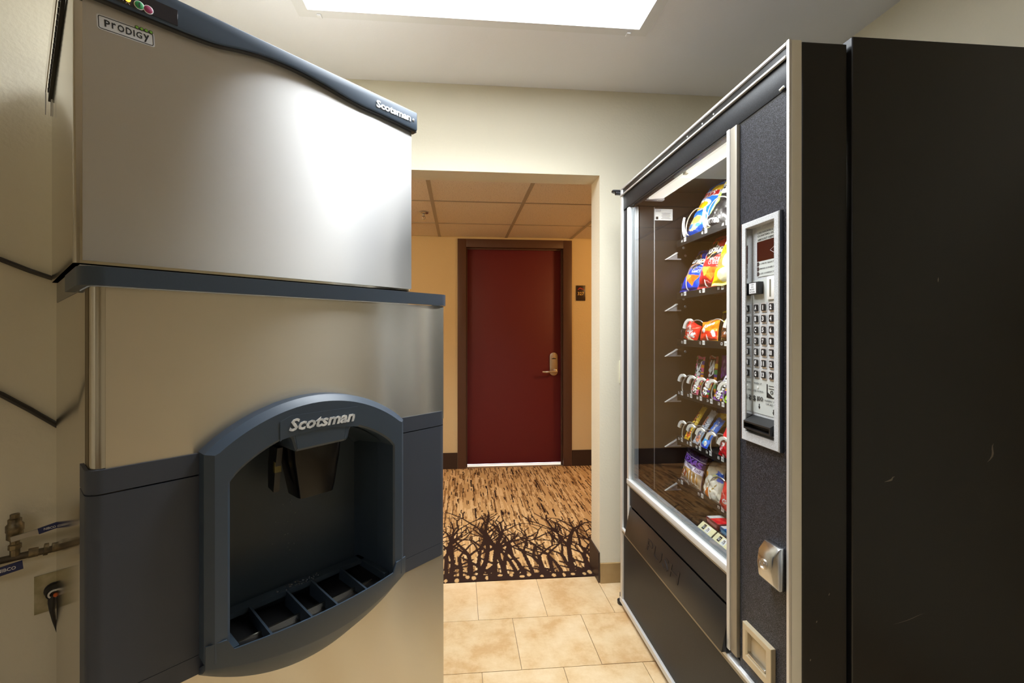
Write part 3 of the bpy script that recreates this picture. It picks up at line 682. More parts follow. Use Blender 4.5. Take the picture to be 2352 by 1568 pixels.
# top cover and the sloping dark vent strip with its pale cover along the left side
bm = NB(); box(bm, .02, .70, .30, BK-.01, 1.934, 1.955); bld('top_cover', bm, SIDESTEEL, mk, off=OM)
def vz(y, a): return 1.952-(y-.30)*.215+a
bm = NB(); prism_x(bm, [(.27, vz(.27, -.022)), (BK, vz(BK, -.022)), (BK, vz(BK, .022)), (.27, vz(.27, .022))], -.019, -.0125); vt = bld('side_vent', bm, DARKP, mk, off=OM)
bm = NB(); prism_x(bm, [(.27, vz(.27, .0)), (BK, vz(BK, .0)), (BK, vz(BK, .050)), (.27, vz(.27, .050))], -.0245, -.0225); vc = bld('vent_cover', bm, SIDESTEEL, mk, off=OM)
RIBM = mat('vent_rib', (.035, .034, .034), .4)
for k in range(18):
    y = .30+k*.0195
    bm = NB(); box(bm, -.0215, -.0188, y, y+.006, vz(y, -.016), vz(y, -.006)); bld('vent_rib', bm, RIBM, vt, off=OM)
for x in (-.0245, -.0145):
    bm = NB(); prism_x(bm, [(BK-.016, vz(BK, -.01)), (BK-.001, vz(BK, .0)), (BK-.001, vz(BK, -.058)), (BK-.004, vz(BK, -.060))], x, x+.0015); bld('vent_prong', bm, GREYM, vt, off=OM)

# ================================================================== PIPES AND WIRING ON THE SLANTED WALL
def wp(s, out, z): return loc2(s, WD-out, z)
def cord(name, label, cat, pts, r):
    bm = NB(); tube(bm, pts, r, 8); return tag(bld(name, bm, TUBEB, None, True), label, cat)
cord('water_tube', 'upper dark water tube sagging across the left wall to the ice maker', 'tube', [wp(-.9, .008, 1.70), wp(-.5, .008, 1.585), wp(-.2, .008, 1.475), wp(-.1, .008, 1.434), wp(-.05, .008, 1.411), wp(.0, .008, 1.392), wp(.06, .008, 1.38)], .0062)
cord('drain_tube', 'lower dark drain tube sloping down the left wall behind the dispenser', 'tube', [wp(-.9, .008, 1.62), wp(-.5, .008, 1.40), wp(-.2, .008, 1.165), wp(-.1, .008, 1.092), wp(-.05, .008, 1.047), wp(.0, .008, .999), wp(.06, .008, .95)], .0068)
pp = tag(empty('water_pipe', wp(-.1, .035, .683)), 'brown water pipe with two blue lever valves running along the left wall', 'pipe'); 
def ppart(name, bm, m_, par=None, bev=0):
    o = bld(name, bm, m_, None, True, bev=bev); o.parent = par or pp; o.location = -(Vector(pp.location)) if par is None else (0, 0, 0); return o
bm = NB(); tube(bm, [wp(-1.2, .035, .675), wp(-.1, .035, .6805), wp(.012, .035, .676)], .0085, 12); ppart('pipe', bm, PIPE)
bm = NB()
for s_, l, r in ((-.045, .018, .0115), (-.022, .008, .015), (-.005, .012, .0115)): tube(bm, [wp(s_-l/2, .035, .681), wp(s_+l/2, .035, .680)], r, 10)
ppart('coupling', bm, BRASS)
bm = NB(); V0 = Vector(wp(-.0775, .035, 0))
lathe(bm, [(.0095, .685), (.0095, .700), (.0125, .702), (.0125, .713), (.009, .715), (.009, .722), (.0155, .728), (.0155, .745), (.017, .747), (.017, .763), (.013, .768), (.013, .778), (.009, .780), (.009, .790), (0, .790)], (V0.x, V0.y, 0), (0, 0, 1), 8); vv = ppart('ball_valve', bm, BRASS)
d1 = Vector((e1[0], e1[1], 0)); nw = Vector((-e2[0], -e2[1], 0))
def lever(s0, s1, z0, z1, m_, name, out, hh):
    bm = NB(); a = Vector(wp(s0, out, z0)); b_ = Vector(wp(s1, out, z1)); u = (b_-a).normalized(); up_ = u.cross(nw).normalized()
    if up_.z < 0: up_ = -up_
    vs = []
    for p in (a, b_):
        for n_ in (0, .004):
            for h_ in (-hh, hh): vs.append(bm.verts.new(p+nw*n_+up_*h_))
    for f in ((0, 1, 3, 2), (4, 6, 7, 5), (0, 4, 5, 1), (2, 3, 7, 6), (0, 2, 6, 4), (1, 5, 7, 3)): bm.faces.new([vs[i] for i in f])
    return ppart(name, bm, m_, bev=.0015)
lever(-.085, -.036, .733, .738, mat('zinc_lever', (.42, .40, .36), .45, .8), 'lever', .052, .0065); lever(-.037, .004, .738, .745, BLUEV, 'lever_grip', .0525, .0075)
lever(-.30, -.125, .653, .660, bpy.data.materials['zinc_lever'], 'lever', .052, .0065); lever(-.127, -.064, .658, .664, BLUEV, 'lever_grip', .053, .0105)
letters('grip_lettering', 'NIBCO', .0085, WHITE, None, Vector(wp(-.092, .0578, .6625)), d1, (0, 0, 1), width=.032, bold=.02).parent = pp
bpy.data.objects['grip_lettering'].location = -Vector(pp.location)
o = letters('grip_lettering', 'NIBCO', .006, WHITE, None, Vector(wp(-.016, .0572, .7415)), d1, (0, 0, 1), width=.022, bold=.02); o.parent = pp; o.location = -Vector(pp.location)
bm = NB(); V1 = Vector(wp(-.30, .035, 0)); lathe(bm, [(.0155, .64), (.0155, .715), (.011, .718), (0, .72)], (V1.x, V1.y, 0), (0, 0, 1), 10); ppart('ball_valve', bm, BRASS)
ol = tag(empty('power_outlet', wp(-.006, 0, .55)), 'worn cream outlet plate low on the left wall', 'outlet')
bm = NB(); pts = [(-.0425, .503), (.03, .503), (.03, .603), (-.0425, .603)]; prism(bm, pts, lambda s_, z: wp(s_, .0005, z), lambda s_, z: wp(s_, .004, z)); o = bld('cover_plate', bm, OUTL, None, bev=.0012); o.parent = ol; o.location = -Vector(ol.location)
bm = NB(); lathe(bm, [(.019, .0042), (.019, .0075), (.016, .0085), (0, .0085)], wp(-.0065, 0, .557), nw, 20); o = bld('socket', bm, DARKP, None, True); o.parent = ol; o.location = -Vector(ol.location)
pg = tag(empty('power_plug', wp(-.0065, .01, .556)), 'black power plug with orange spot, plugged into the outlet plate', 'plug')
def gp(name, bm, m_): o = bld(name, bm, m_, None, True); o.parent = pg; o.location = -Vector(pg.location); return o
bm = NB(); lathe(bm, [(.0165, .009), (.0175, .018), (.0165, .026), (0, .026)], wp(-.0065, 0, .560), nw+Vector((0, 0, -.25)), 20); gp('plug_body', bm, RUBBER)
bm = NB(); lathe(bm, [(.0125, .0255), (.0125, .0285), (.009, .029), (.009, .0255)], wp(-.0065, 0, .560), nw+Vector((0, 0, -.25)), 20); gp('plug_ring', bm, EJECT)
bm = NB(); lathe(bm, [(.0052, .0255), (.0052, .0295), (0, .030)], wp(-.003, 0, .556), nw+Vector((0, 0, -.25)), 14); gp('orange_spot', bm, ORANGE)
bm = NB(); tube(bm, [wp(-.009, .018, .548), wp(-.010, .022, .530), wp(-.0095, .022, .508), wp(-.006, .020, .48), wp(.002, .016, .445), wp(.012, .014, .415), wp(.02, .014, .30)], [.009, .0085, .006, .0042, .0040, .004, .004], 10); gp('cord', bm, RUBBER)

# ================================================================== SNACK VENDING MACHINE
VX = .737; VO = (VX, .937, 0)
vm = tag(empty('vending_machine', VO), 'tall black glass-front snack vending machine with silver trim on the right', 'vending machine')
def vp(name, bm, m_, par=None, **k): return bld(name, bm, m_, par or vm, off=VO, **k)
def vbox(name, m_, *b, par=None, bev=0, **k):
    bm = NB(); box(bm, *b); return vp(name, bm, m_, par, bev=bev, **k)
# carcass: hollow cabinet behind the door
bm = NB()
box(bm, .879, 1.555, .929, 1.160, .03, 1.915); box(bm, .879, 1.555, 1.940, 1.984, .03, 1.915)
box(bm, .879, 1.555, 1.160, 1.940, 1.885, 1.915); box(bm, .879, 1.555, 1.160, 1.940, .03, .43); box(bm, 1.46, 1.555, 1.160, 1.940, .43, 1.885)
cab = vp('cabinet', bm, CABBLK, bev=.002, seg=1)
bm = NB()
box(bm, .80, 1.458, 1.930, 1.939, .432, 1.884); box(bm, 1.448, 1.459, 1.162, 1.930, .432, 1.884); box(bm, .80, 1.448, 1.161, 1.170, .432, 1.884)
box(bm, .80, 1.448, 1.170, 1.930, .431, .437); box(bm, .80, 1.448, 1.170, 1.930, 1.878, 1.884)
lin_ = vp('liner', bm, LINER)
vbox('liner_flange', GREYM, .868, .871, 1.9265, 1.9305, .55, 1.81, par=lin_); vbox('liner_flange', LINER, .801, .804, 1.924, 1.9305, .55, 1.81, par=lin_)
# door: side skins, top, edge trims
bm = NB(); box(bm, .765, .874, .937, .952, .022, 1.902); box(bm, .765, .874, 1.972, 1.984, .022, 1.902); box(bm, .765, .874, .952, 1.972, 1.880, 1.902); box(bm, .765, .80, .952, 1.972, .022, .43)
vp('door', bm, CABBLK, bev=.002, seg=1)
vbox('edge_trim', CREAMT, .7405, .7645, .9365, .951, .022, 1.9045, bev=.0015)
vbox('frame_post', ALU, .7335, .7405, .9365, .9445, .02, 1.9055, bev=.001)
vbox('frame_post', ALUW, .734, .765, 1.962, 1.9845, .02, 1.9045, bev=.0015)
bm = NB(); box(bm, .733, .76, .945, 1.984, 1.8965, 1.9045); box(bm, .731, .738, .945, 1.984, 1.868, 1.8745); rl = vp('top_rail', bm, ALU, bev=.001, seg=1)
vbox('rail_channel', DARKP, .738, .76, .945, 1.984, 1.8745, 1.8965, par=rl)
for y in (1.24, 1.30, 1.39):
    bm = NB(); lathe(bm, [(.0028, 0), (.0024, .0012), (0, .0016)], (.738, y, 1.8855), (-1, 0, 0), 10); vp('rail_rivet', bm, ALU, rl, smooth=True)
bm = NB(); prism_z(bm, [(.70, 1.986), (.70, 2.006), (.712, 2.018), (.75, 2.018), (.76, 2.006), (.76, 1.986)], 1.893, 1.903); prism_z(bm, [(.715, 1.986), (.715, 2.006), (.75, 2.006), (.75, 1.986)], 1.882, 1.893); vp('hinge', bm, mat('hinge_steel', (.05, .05, .055), .3, .8), bev=.002)
vbox('header_panel', BLACKT, .739, .765, .946, 1.960, 1.8025, 1.868, bev=.0015)
vbox('header_shadow_strip', DARKP, .741, .765, .946, 1.960, 1.797, 1.8025)
bm = NB(); box(bm, .741, .7525, 1.09, 1.121, .36, 1.797); box(bm, .741, .7525, .946, .974, .36, 1.797); box(bm, .741, .7525, .974, 1.09, 1.522, 1.797); box(bm, .741, .7525, .974, 1.09, .36, .985)
vp('keypad_panel', bm, PEBBLE)
bm = NB(); tube(bm, [(.735, .952, 1.808), (.735, .966, 1.806)], .003, 8); vp('catch', bm, CHROME)
# mullion between glass and keypad
bm = NB(); box(bm, .7315, .745, 1.122, 1.150, .388, 1.8005); ms = vp('mullion', bm, POST, bev=.0015)
vbox('mullion_lip', ALUW, .729, .745, 1.150, 1.163, .388, 1.8005, par=ms, bev=.001)
# glazing
gl = vbox('glass_pane', GLASS, .7455, .7495, 1.162, 1.889, .600, 1.800)
gf = vbox('glass_frame', ALUW, .7335, .752, 1.884, 1.902, .586, 1.795, bev=.001)
vbox('frame_gasket', mat('grey_gasket', S(120, 126, 132), .4), .75, .768, 1.858, 1.884, .606, 1.79, par=gf)
vbox('frame_side', BLACKT, .741, .765, 1.902, 1.961, .369, 1.802)
bm = NB(); box(bm, .7315, .752, 1.162, 1.902, .589, .609); gb = vp('glass_sill', bm, ALUW, bev=.001)
vbox('sill_shadow', POST, .734, .752, 1.162, 1.902, .582, .589, par=gb); vbox('frame_gasket', bpy.data.materials['grey_gasket'], .752, .768, 1.162, 1.884, .609, .622, par=gb)
# delivery hatch
vbox('hatch_panel', BLACKT, .741, .765, 1.162, 1.9015, .4985, .582)
vbox('hatch_post', ALUW, .735, .752, 1.888, 1.902, .369, .582, bev=.001)
bm = NB(); prism_y(bm, [(.740, .492), (.716, .372), (.740, .3725)], 1.166, 1.884); fl = vp('delivery_flap', bm, mat('satin_black_flap', (.013, .013, .014), .3), bev=.0015)
letters('flap_lettering', 'PUSH', .042, bpy.data.materials['satin_black_flap'], fl, (.7275, 1.55, .43), (0, -1, 0), (.2, 0, 1), width=.25, bold=.0, depth=.0013, off=VO)
bm = NB(); box(bm, .731, .752, .946, 1.961, .357, .368); r2_ = vp('lower_rail', bm, ALUW, bev=.001); vbox('rail_shadow', POST, .734, .752, .946, 1.961, .345, .357, par=r2_)
vbox('kick_panel', BLACKT, .741, .765, .946, 1.961, .043, .345, bev=.001, seg=1)
bm = NB(); box(bm, .731, .755, .946, 1.9845, .022, .043); vp('bottom_rail', bm, ALUW, bev=.0012, seg=1)
for x, y in ((.775, 2.0), (.775, .975), (1.5, .975), (1.5, 1.95)):
    bm = NB(); lathe(bm, [(.017, 0), (.019, .004), (.019, .016), (.012, .02), (.008, .021), (.008, .05)], (x-.03 if y > 1.99 else x, y, 0), (0, 0, 1), 14); vp('levelling_foot', bm, DARKP, smooth=True)
# ---- coin and keypad unit
bz = NB()
q0 = [(1.099, .974), (.964, .974), (.964, 1.530), (1.099, 1.530)]; q1 = [(1.083, .997), (.980, .997), (.980, 1.515), (1.083, 1.515)]
BX = .730
def pan(yz, x): return (x, yz[0], yz[1])
oB = [pan(p, .742) for p in q0]; oF = [pan(p, BX+.003) for p in q0]
ins = lambda q, d: [(q[0][0]-d, q[0][1]+d), (q[1][0]+d, q[1][1]+d), (q[2][0]+d, q[2][1]-d), (q[3][0]-d, q[3][1]-d)]
loft(bz, [[*map(lambda p: pan(p, .742), q0)], [*map(lambda p: pan(p, BX+.002), q0)], [*map(lambda p: pan(p, BX), ins(q0, .0015))], [*map(lambda p: pan(p, BX), ins(q1, -.001))], [*map(lambda p: pan(p, BX+.002), q1)], [*map(lambda p: pan(p, .754), q1)]], True, False)
kb = vp('keypad_bezel', bz, [SPARK])
# dark skin on the outer sides of the bezel
vbox('bezel_side', mat('navy_bezel_side', S(36, 40, 50), .4), BX+.003, .742, .9625, .9639, .973, 1.531, par=kb)
vbox('bezel_edge_line', mat('brown_edge', S(110, 84, 68), .5), BX-.0002, BX+.003, 1.0985, 1.0998, .974, 1.530, par=kb)
KX = .749
def kz(z): return 1.25+(z-1.25)*KX/.767
def ky(y): return y*KX/.767
vbox('display_panel', SPARK, KX, KX+.002, .981, 1.083, kz(1.385), 1.515, par=kb)
vbox('return_panel', PANELG, KX-.0005, KX+.002, .981, 1.083, kz(1.326), kz(1.385), par=kb)
vbox('key_panel', SPARK, KX, KX+.002, .981, 1.083, kz(1.129), kz(1.326), par=kb)
vbox('bill_panel', PANELG, KX-.0005, KX+.002, .981, 1.083, kz(1.042), kz(1.129), par=kb)
vbox('cast_panel', SPARK, KX+.0005, KX+.002, .981, 1.083, .997, kz(1.042), par=kb)
RT = (0, -1, 0); UPV = (0, 0, 1); YL_ = ky(1.089)
dw = vbox('display_label', PANELG, KX-.0012, KX, .981, YL_, kz(1.482), kz(1.512), par=kb)
def kt(s, y_left, z, h, wd, par): 
    return letters('key_print', s, h, BLACKINK, par, (KX-.0014, y_left-wd/2, z), RT, UPV, width=wd, bold=.012, depth=.0004, off=VO)
for s_, z, wd in (('USE NICKELS, DIMES,', 1.5035, .088), ('QUARTERS, DOLLARS', 1.4955, .086), ('AMOUNT DEPOSITED', 1.4865, .082)): kt(s_, YL_-.002, kz(z), .0052, wd, dw)
vbox('red_window', REDW, KX-.0015, KX, .981, YL_, kz(1.4315), kz(1.4815), par=kb)
bm = NB(); tube(bm, [(KX-.0017, .981, kz(1.471)), (KX-.0017, ky(1.040), kz(1.4535)), (KX-.0017, .981, kz(1.433))], .0006, 4); vp('window_mark', bm, WHITE, kb)
aw = vbox('selection_label', PANELG, KX-.0012, KX, .981, YL_, kz(1.392), kz(1.431), par=kb)
for k, s_ in enumerate(('CHECK SELECTION PRICE', 'MAKE OTHER SELECTION', 'USE CORRECT CHANGE')):
    z = kz(1.4245-.0125*k); bm = NB(); prism_x(bm, [(YL_, z-.0052), (YL_-.006, z-.0052), (YL_-.0095, z), (YL_-.006, z+.0052), (YL_, z+.0052)], KX-.0016, KX-.001); vp('arrow_mark', bm, mat('dark_arrow', S(60, 46, 44), .5) if k == 0 else bpy.data.materials['dark_arrow'], kb)
    kt(s_, YL_-.012, z, .0036, .084, aw)
bt = vbox('return_button', DARKP, KX-.014, KX, ky(1.066), ky(1.103), kz(1.3475), kz(1.379), par=kb, bev=.001)
vbox('button_face', WHITE, KX-.0146, KX-.0139, ky(1.0745), ky(1.101), kz(1.350), kz(1.3765), par=kb)
for k, s_ in enumerate(('PUSH', 'FOR', 'MONEY', 'RETURN')):
    letters('key_print', s_, .0038, BLACKINK, kb, (KX-.0148, ky(1.0878), kz(1.3725-.0062*k)), RT, UPV, bold=.01, depth=.0004, off=VO)
vbox('coin_plate', EJECT, KX-.004, KX, .981, ky(1.049), kz(1.331), kz(1.388), par=kb, bev=.001)
vbox('coin_slot', mat('slot_shadow', S(120, 116, 100), .5), KX-.0045, KX-.0035, ky(1.034), ky(1.039), kz(1.338), kz(1.381), par=kb)
KEYS = [['A', '1', '2'], ['B', '3', '4'], ['C', '5', '6'], ['D', '7', '8'], ['E', '9', '10'], ['F', '11', '12'], ['G', '13', '14']]
keyp = None
for r in range(7):
    for c in range(3):
        y = 1.0655-.0275*c; z = kz(1.313-.02835*r)
        if keyp is None:
            bm = NB(); prism(bm, rrect(-.0095, .0095, -.0118, .0118, .0025, 3), lambda a, b: (-.0015, a, b), lambda a, b: (.001, a, b)); rg0 = bm
            keyp = bld('key_surround', bm, ALU, kb, bev=.0006, seg=1); ks = keyp
            bm = NB(); prism(bm, rrect(-.0066, .0066, -.0086, .0086, .002, 3), lambda a, b: (-.0042, a, b), lambda a, b: (-.001, a, b)); kk = bld('key', bm, DARKP, kb, bev=.0008, seg=1); kk0 = kk
        else:
            ks = keyp.copy(); C.objects.link(ks); kk = kk0.copy(); C.objects.link(kk)
        for o in (ks, kk): o.location = (KX-VO[0], y-VO[1], z)
        letters('key_legend', KEYS[r][c], .0115, WHITE, kb, (KX-.0043, y, z), RT, UPV, width=.0026 if KEYS[r][c] == '1' else .0062 if len(KEYS[r][c]) == 1 else .0090, bold=.035, depth=.0004, off=VO)
yl = ky(1.108)
kt('WHEN LIT', yl-.006, kz(1.1185), .0046, .031, kb); kt('USE COINS', yl-.004, kz(1.099), .0046, .038, kb)
bm = NB(); lathe(bm, [(.003, 0), (.003, .001), (0, .0012)], (KX-.0006, yl-.021, kz(1.1085)), (-1, 0, 0), 12); vp('indicator', bm, EJECT, kb, smooth=True)
kt('$1', yl-.003, kz(1.0785), .0145, .019, kb); kt('00', yl-.0225, kz(1.0805), .0115, .018, kb)
for yy, zz in ((yl-.026, 1.060), (yl-.077, 1.0535)):
    bm = NB(); prism_x(bm, [(yy-.0012, kz(zz)+.007), (yy+.0012, kz(zz)+.007), (yy+.0012, kz(zz)), (yy+.0035, kz(zz)), (yy, kz(zz)-.006), (yy-.0035, kz(zz)), (yy-.0012, kz(zz))], KX-.0013, KX-.0008); vp('arrow_print', bm, BLACKINK, kb)
bm = NB(); y0_, y1_, z0_, z1_ = .981, yl-.053, kz(1.087), kz(1.1205)
box(bm, KX-.0012, KX-.0008, y1_-.0035, y1_, z0_, z1_); box(bm, KX-.0012, KX-.0008, y0_, y1_, z0_, z0_+.003); box(bm, KX-.0012, KX-.0008, y0_, y1_-.008, z1_-.011, z1_-.0095); box(bm, KX-.0012, KX-.0008, y0_, y1_-.008, z1_-.0045, z1_-.003)
prism_x(bm, [(y1_-.004, z0_+.003), (y1_-.02, z0_+.003), (y1_-.012, z0_+.009), (y1_-.004, z0_+.013)], KX-.0012, KX-.0008)
for a in range(14):
    t0, t1 = a*PI/7, (a+1)*PI/7; tube(bm, [(KX-.001, y1_-.018+.004*math.cos(t0), (z0_+z1_)/2-.002+.004*math.sin(t0)), (KX-.001, y1_-.018+.004*math.cos(t1), (z0_+z1_)/2-.002+.004*math.sin(t1))], .0008, 4)
vp('banknote_print', bm, BLACKINK, kb)
kt('INSERT BILL FACE', yl-.047, kz(1.079), .0044, .070, kb); kt('UP AS SHOWN', yl-.052, kz(1.0705), .0044, .060, kb)
# bill acceptor mouth
bm = NB()
mo = [(1.1015, 1.014), (1.00, 1.014), (1.00, .990), (1.1015, .990)]
loft(bm, [[(KX+.001, 1.081, 1.040), (KX+.001, .985, 1.040), (KX+.001, .985, 1.006), (KX+.001, 1.081, 1.006)], [(.724, 1.082, 1.026), (.724, .985, 1.026), (.724, .985, 1.006), (.724, 1.082, 1.006)], [(.724, 1.079, 1.022), (.724, .988, 1.022), (.724, .988, 1.010), (.724, 1.079, 1.010)], [(.745, 1.077, 1.022), (.745, .99, 1.022), (.745, .99, 1.010), (.745, 1.077, 1.010)]], True, False)
bm.faces.new([bm.verts[i] for i in range(0)]) if False else None
bmv = vp('bill_mouth', bm, DARKP, kb)
vbox('bill_mouth_throat', SUMP, .744, .746, .989, 1.078, 1.008, 1.024, par=kb)
vbox('recess_side', mat('polished_side', (.6, .6, .6), .12, 1), .7325, .7488, 1.0822, 1.0832, .998, 1.514, par=kb)
# lock
bm = NB(); prism_y(bm, [(.7405, .655), (.7405, .757), (.727, .755), (.712, .735), (.708, .705), (.712, .672), (.727, .657)], .957, 1.009); lk = vp('lock_handle', bm, CHROME, bev=.003)
bm = NB(); lathe(bm, [(.0125, -.003), (.0125, .002), (.0095, .003), (.0085, -.001), (0, -.001)], (.7085, .986, .708), (-1, 0, .05), 20); lathe(bm, [(.004, -.003), (.004, .003), (0, .003)], (.7085, .986, .708), (-1, 0, .05), 10); vp('lock_cylinder', bm, NICKEL, lk, smooth=True)
# coin return cup
cc_ = NB(); c0 = [(1.094, .408), (.988, .408), (.988, .505), (1.094, .505)]; c1 = [(1.077, .430), (1.008, .430), (1.008, .487), (1.077, .487)]; c2 = [(1.076, .431), (1.010, .431), (1.010, .486), (1.076, .486)]
L3 = lambda q, x: [(x, a, b) for a, b in q]
R = loft(cc_, [L3(c0, .7405), L3(c0, .7295), L3(ins(c0, .0015), .7285), L3(ins(c1, -.004), .7285), L3(c1, .731), L3(c2, .7400)], True, False); cc_.faces.new(R[-1])
cr_ = vp('coin_return', cc_, BRASSP)
bm = NB(); box(bm, .730, .7395, 1.012, 1.074, .431, .437); vp('cup_lip', bm, CHROME, cr_, bev=.0015)
# scuffs on the near side
for x, z, l, a, w_ in ((1.225, .972, .05, 1.1, .0055), (.972, .918, .035, .35, .005), (1.02, .60, .09, .25, .0012), (1.09, 1.37, .012, 1.5, .003), (.80, .60, .006, 1.2, .003), (.785, .515, .006, 1.2, .003), (.83, .66, .007, 1.2, .0025)):
    bm = NB(); pts = [(x+l*(t-.5)*math.cos(a)+.006*math.sin(t*5)*(l > .03), .9286, z+l*(t-.5)*math.sin(a)) for t in np.linspace(0, 1, 7)]
    top = [(p[0]-w_*math.sin(a)*math.sin(PI*i/6)*.5, p[2]+w_*math.cos(a)*math.sin(PI*i/6)*.5) for i, p in enumerate(pts)]; bot = [(p[0]+w_*math.sin(a)*math.sin(PI*i/6)*.5, p[2]-w_*math.cos(a)*math.sin(PI*i/6)*.5) for i, p in enumerate(pts)]
    yq = .9286 if x > .879 else .9366
    loft(bm, [[(p[0], yq, p[1]) for p in top], [(p[0], yq, p[1]) for p in bot]], False); vp('scuff', bm, SCUFF, cab)
# lamp behind the glass
lb = NB(); prism_y(lb, [(.792, 1.808), (.86, 1.815), (.86, 1.862), (.792, 1.862)], 1.18, 1.812); lm = vp('lamp_lens', lb, CREAML, bev=.003)
vbox('lamp_bracket', GREYM, .785, .862, 1.813, 1.835, 1.808, 1.835, par=lm); vbox('lamp_clip', BRASSP, .788, .80, 1.50, 1.515, 1.806, 1.832, par=lm)
vl = area('vending_lamp', (.826, 1.5, 1.803), (1.0, 1.5, .9), .6, .03, 8.0, (1, .97, .92))
zv = Vector((-.28, 0, .96)).normalized(); xv = Vector((0, 1, 0)); yv = zv.cross(xv)
vl.rotation_euler = Matrix((xv, yv, zv)).transposed().to_euler()      # the tube runs along the front of the machine
# rating plate on the far liner wall
rp = vbox('rating_plate', mat('silver_label', (.62, .62, .62), .4), .872, .955, 1.9285, 1.9299, 1.752, 1.803)
for k, (a, b) in enumerate(((.0, .35), (.0, .33), (.38, .95), (.40, .92), (.38, .95), (.42, .9), (.36, .96))):
    z = 1.797-.0062*k; vbox('label_print', BLACKINK, .876+a*.072, .876+b*.072, 1.9281, 1.9286, z-.0009, z+.0006, par=rp)
vbox('label_print', BLACKINK, .877, .888, 1.9281, 1.9286, 1.756, 1.768, par=rp)
# ---- trays, dividers, coils, tags
ROWS = dict(A=(1.647, [1.835, 1.674, 1.536, 1.39], .055), B=(1.417, [1.835, 1.69, 1.563, 1.41], .055), C=(1.212, [1.835, 1.69, 1.544, 1.40], .041),
            D=(.990, [1.861, 1.784, 1.7095, 1.635, 1.56, 1.485, 1.41], .0345), E=(.790, [1.861, 1.787, 1.716, 1.641, 1.563, 1.488, 1.41], .0345), F=(.607, [1.861, 1.70, 1.563, 1.42], .043))
XF = .957; FL = {}
def helix(r, turns, pitch, x0, a0=-1.75, n=22):
    return [(x0+pitch*t/(2*PI), -r*math.cos(a0-t), r*math.sin(a0-t)) for t in [2*PI*k/n for k in range(int(turns*n)+1)]]
coil_me = {}
for rk, (zt, ys, r) in ROWS.items():
    fz = zt+.004; FL[rk] = fz; big = len(ys) < 6
    bm = NB(); box(bm, XF+.001, 1.43, 1.19, 1.895, fz-.003, fz); box(bm, XF, XF+.003, 1.19, 1.895, zt-.022, fz+.002)
    box(bm, XF+.02, 1.43, 1.893, 1.896, fz-.003, fz+.045)
    t = vp('tray', bm, TRAYB, bev=.0008, seg=1)
    dv = [(ys[k]+ys[k+1])/2-.035*(.147 if big else .0735)/.147 for k in range(len(ys)-1)]
    for y in dv:
        bm = NB(); h_ = .085 if big else .088
        prism_y(bm, [(1.005, fz), (1.42, fz), (1.42, fz+h_), (1.03, fz+h_), (1.005, fz+h_-.02)], y-.001, y+.001); vp('divider', bm, TRAYB, t)
    for k, y in enumerate(ys):
        if k > 5: continue
        nm = rk+str(k+1)
        letters('slot_number', nm, .0105, WHITE, t, (XF-.0008, y+.011, zt-.004), RT, UPV, width=.0125, bold=.02, depth=.0003, off=VO)
        pt = vbox('price_tag', WHITE, XF-.0016, XF-.0003, y-.022, y-.0065, zt-.011, zt+.006, par=t)
        letters('price', '1.00', .0065, BLACKINK, t, (XF-.0019, y-.0143, zt-.0025), RT, UPV, width=.0115, bold=.0, depth=.0003, off=VO)
        yc = (y-.06 if rk != 'F' else y-.085) if big else y-.034
        if r not in coil_me:
            bm = NB(); tube(bm, helix(r, 5.2, .068, 0), .0024, 6); co = bld('coil', bm, COILW, t, True); coil_me[r] = co.data
            bm = NB(); a_ = np.linspace(math.radians(148 if r > .05 else 62), math.radians(232 if r > .05 else 172), 12)
            oo = [(-(r+.002+.014*i/11)*math.cos(t_), (r+.002+.014*i/11)*math.sin(t_)) for i, t_ in enumerate(a_)]; ii = [(-(r-.0035)*math.cos(t_), (r-.0035)*math.sin(t_)) for t_ in reversed(a_)]
            prism(bm, oo+ii, lambda yy, zz: (-.004, yy, zz), lambda yy, zz: (.003, yy, zz)); ej = bld('ejector', bm, EJECT, t, bev=.001, seg=1); coil_me[(r, 'e')] = ej.data
        else:
            co = bpy.data.objects.new('coil', coil_me[r]); C.objects.link(co); co.parent = t; ej = bpy.data.objects.new('ejector', coil_me[(r, 'e')]); C.objects.link(ej); ej.parent = t
        co.location = (XF-.004-VO[0], yc-VO[1], fz+r+.003); ej.location = (XF-.002-VO[0], yc-VO[1], fz+r+.003)
        if rk in 'BF' : ej.hide_render = False
        if rk == 'B' or rk == 'F' or nm in ('C2', 'A3'): bpy.data.objects.remove(ej)
for z in (1.575, 1.345, 1.142, .938, .738, .542):
    bm = NB(); prism_y(bm, [(.919, z), (.992, z), (.992, z+.006), (.974, z+.006), (.974, z+.034), (.968, z+.034)], 1.923, 1.9255); br_ = vp('tray_bracket', bm, GREYM)
    bm = NB(); prism_y(bm, [(.916, z), (.921, z-.001), (.978, z+.031), (.972, z+.034)], 1.921, 1.929); vp('bracket_edge', bm, ALUW, br_)
    for dx, dz in ((.995, .055), (1.003, .02)):
        bm = NB(); lathe(bm, [(.006, 0), (.005, .002), (0, .0025)], (dx+.012, 1.9295, z+dz), (0, -1, 0), 10); vp('liner_screw', bm, GREYM, br_, smooth=True)
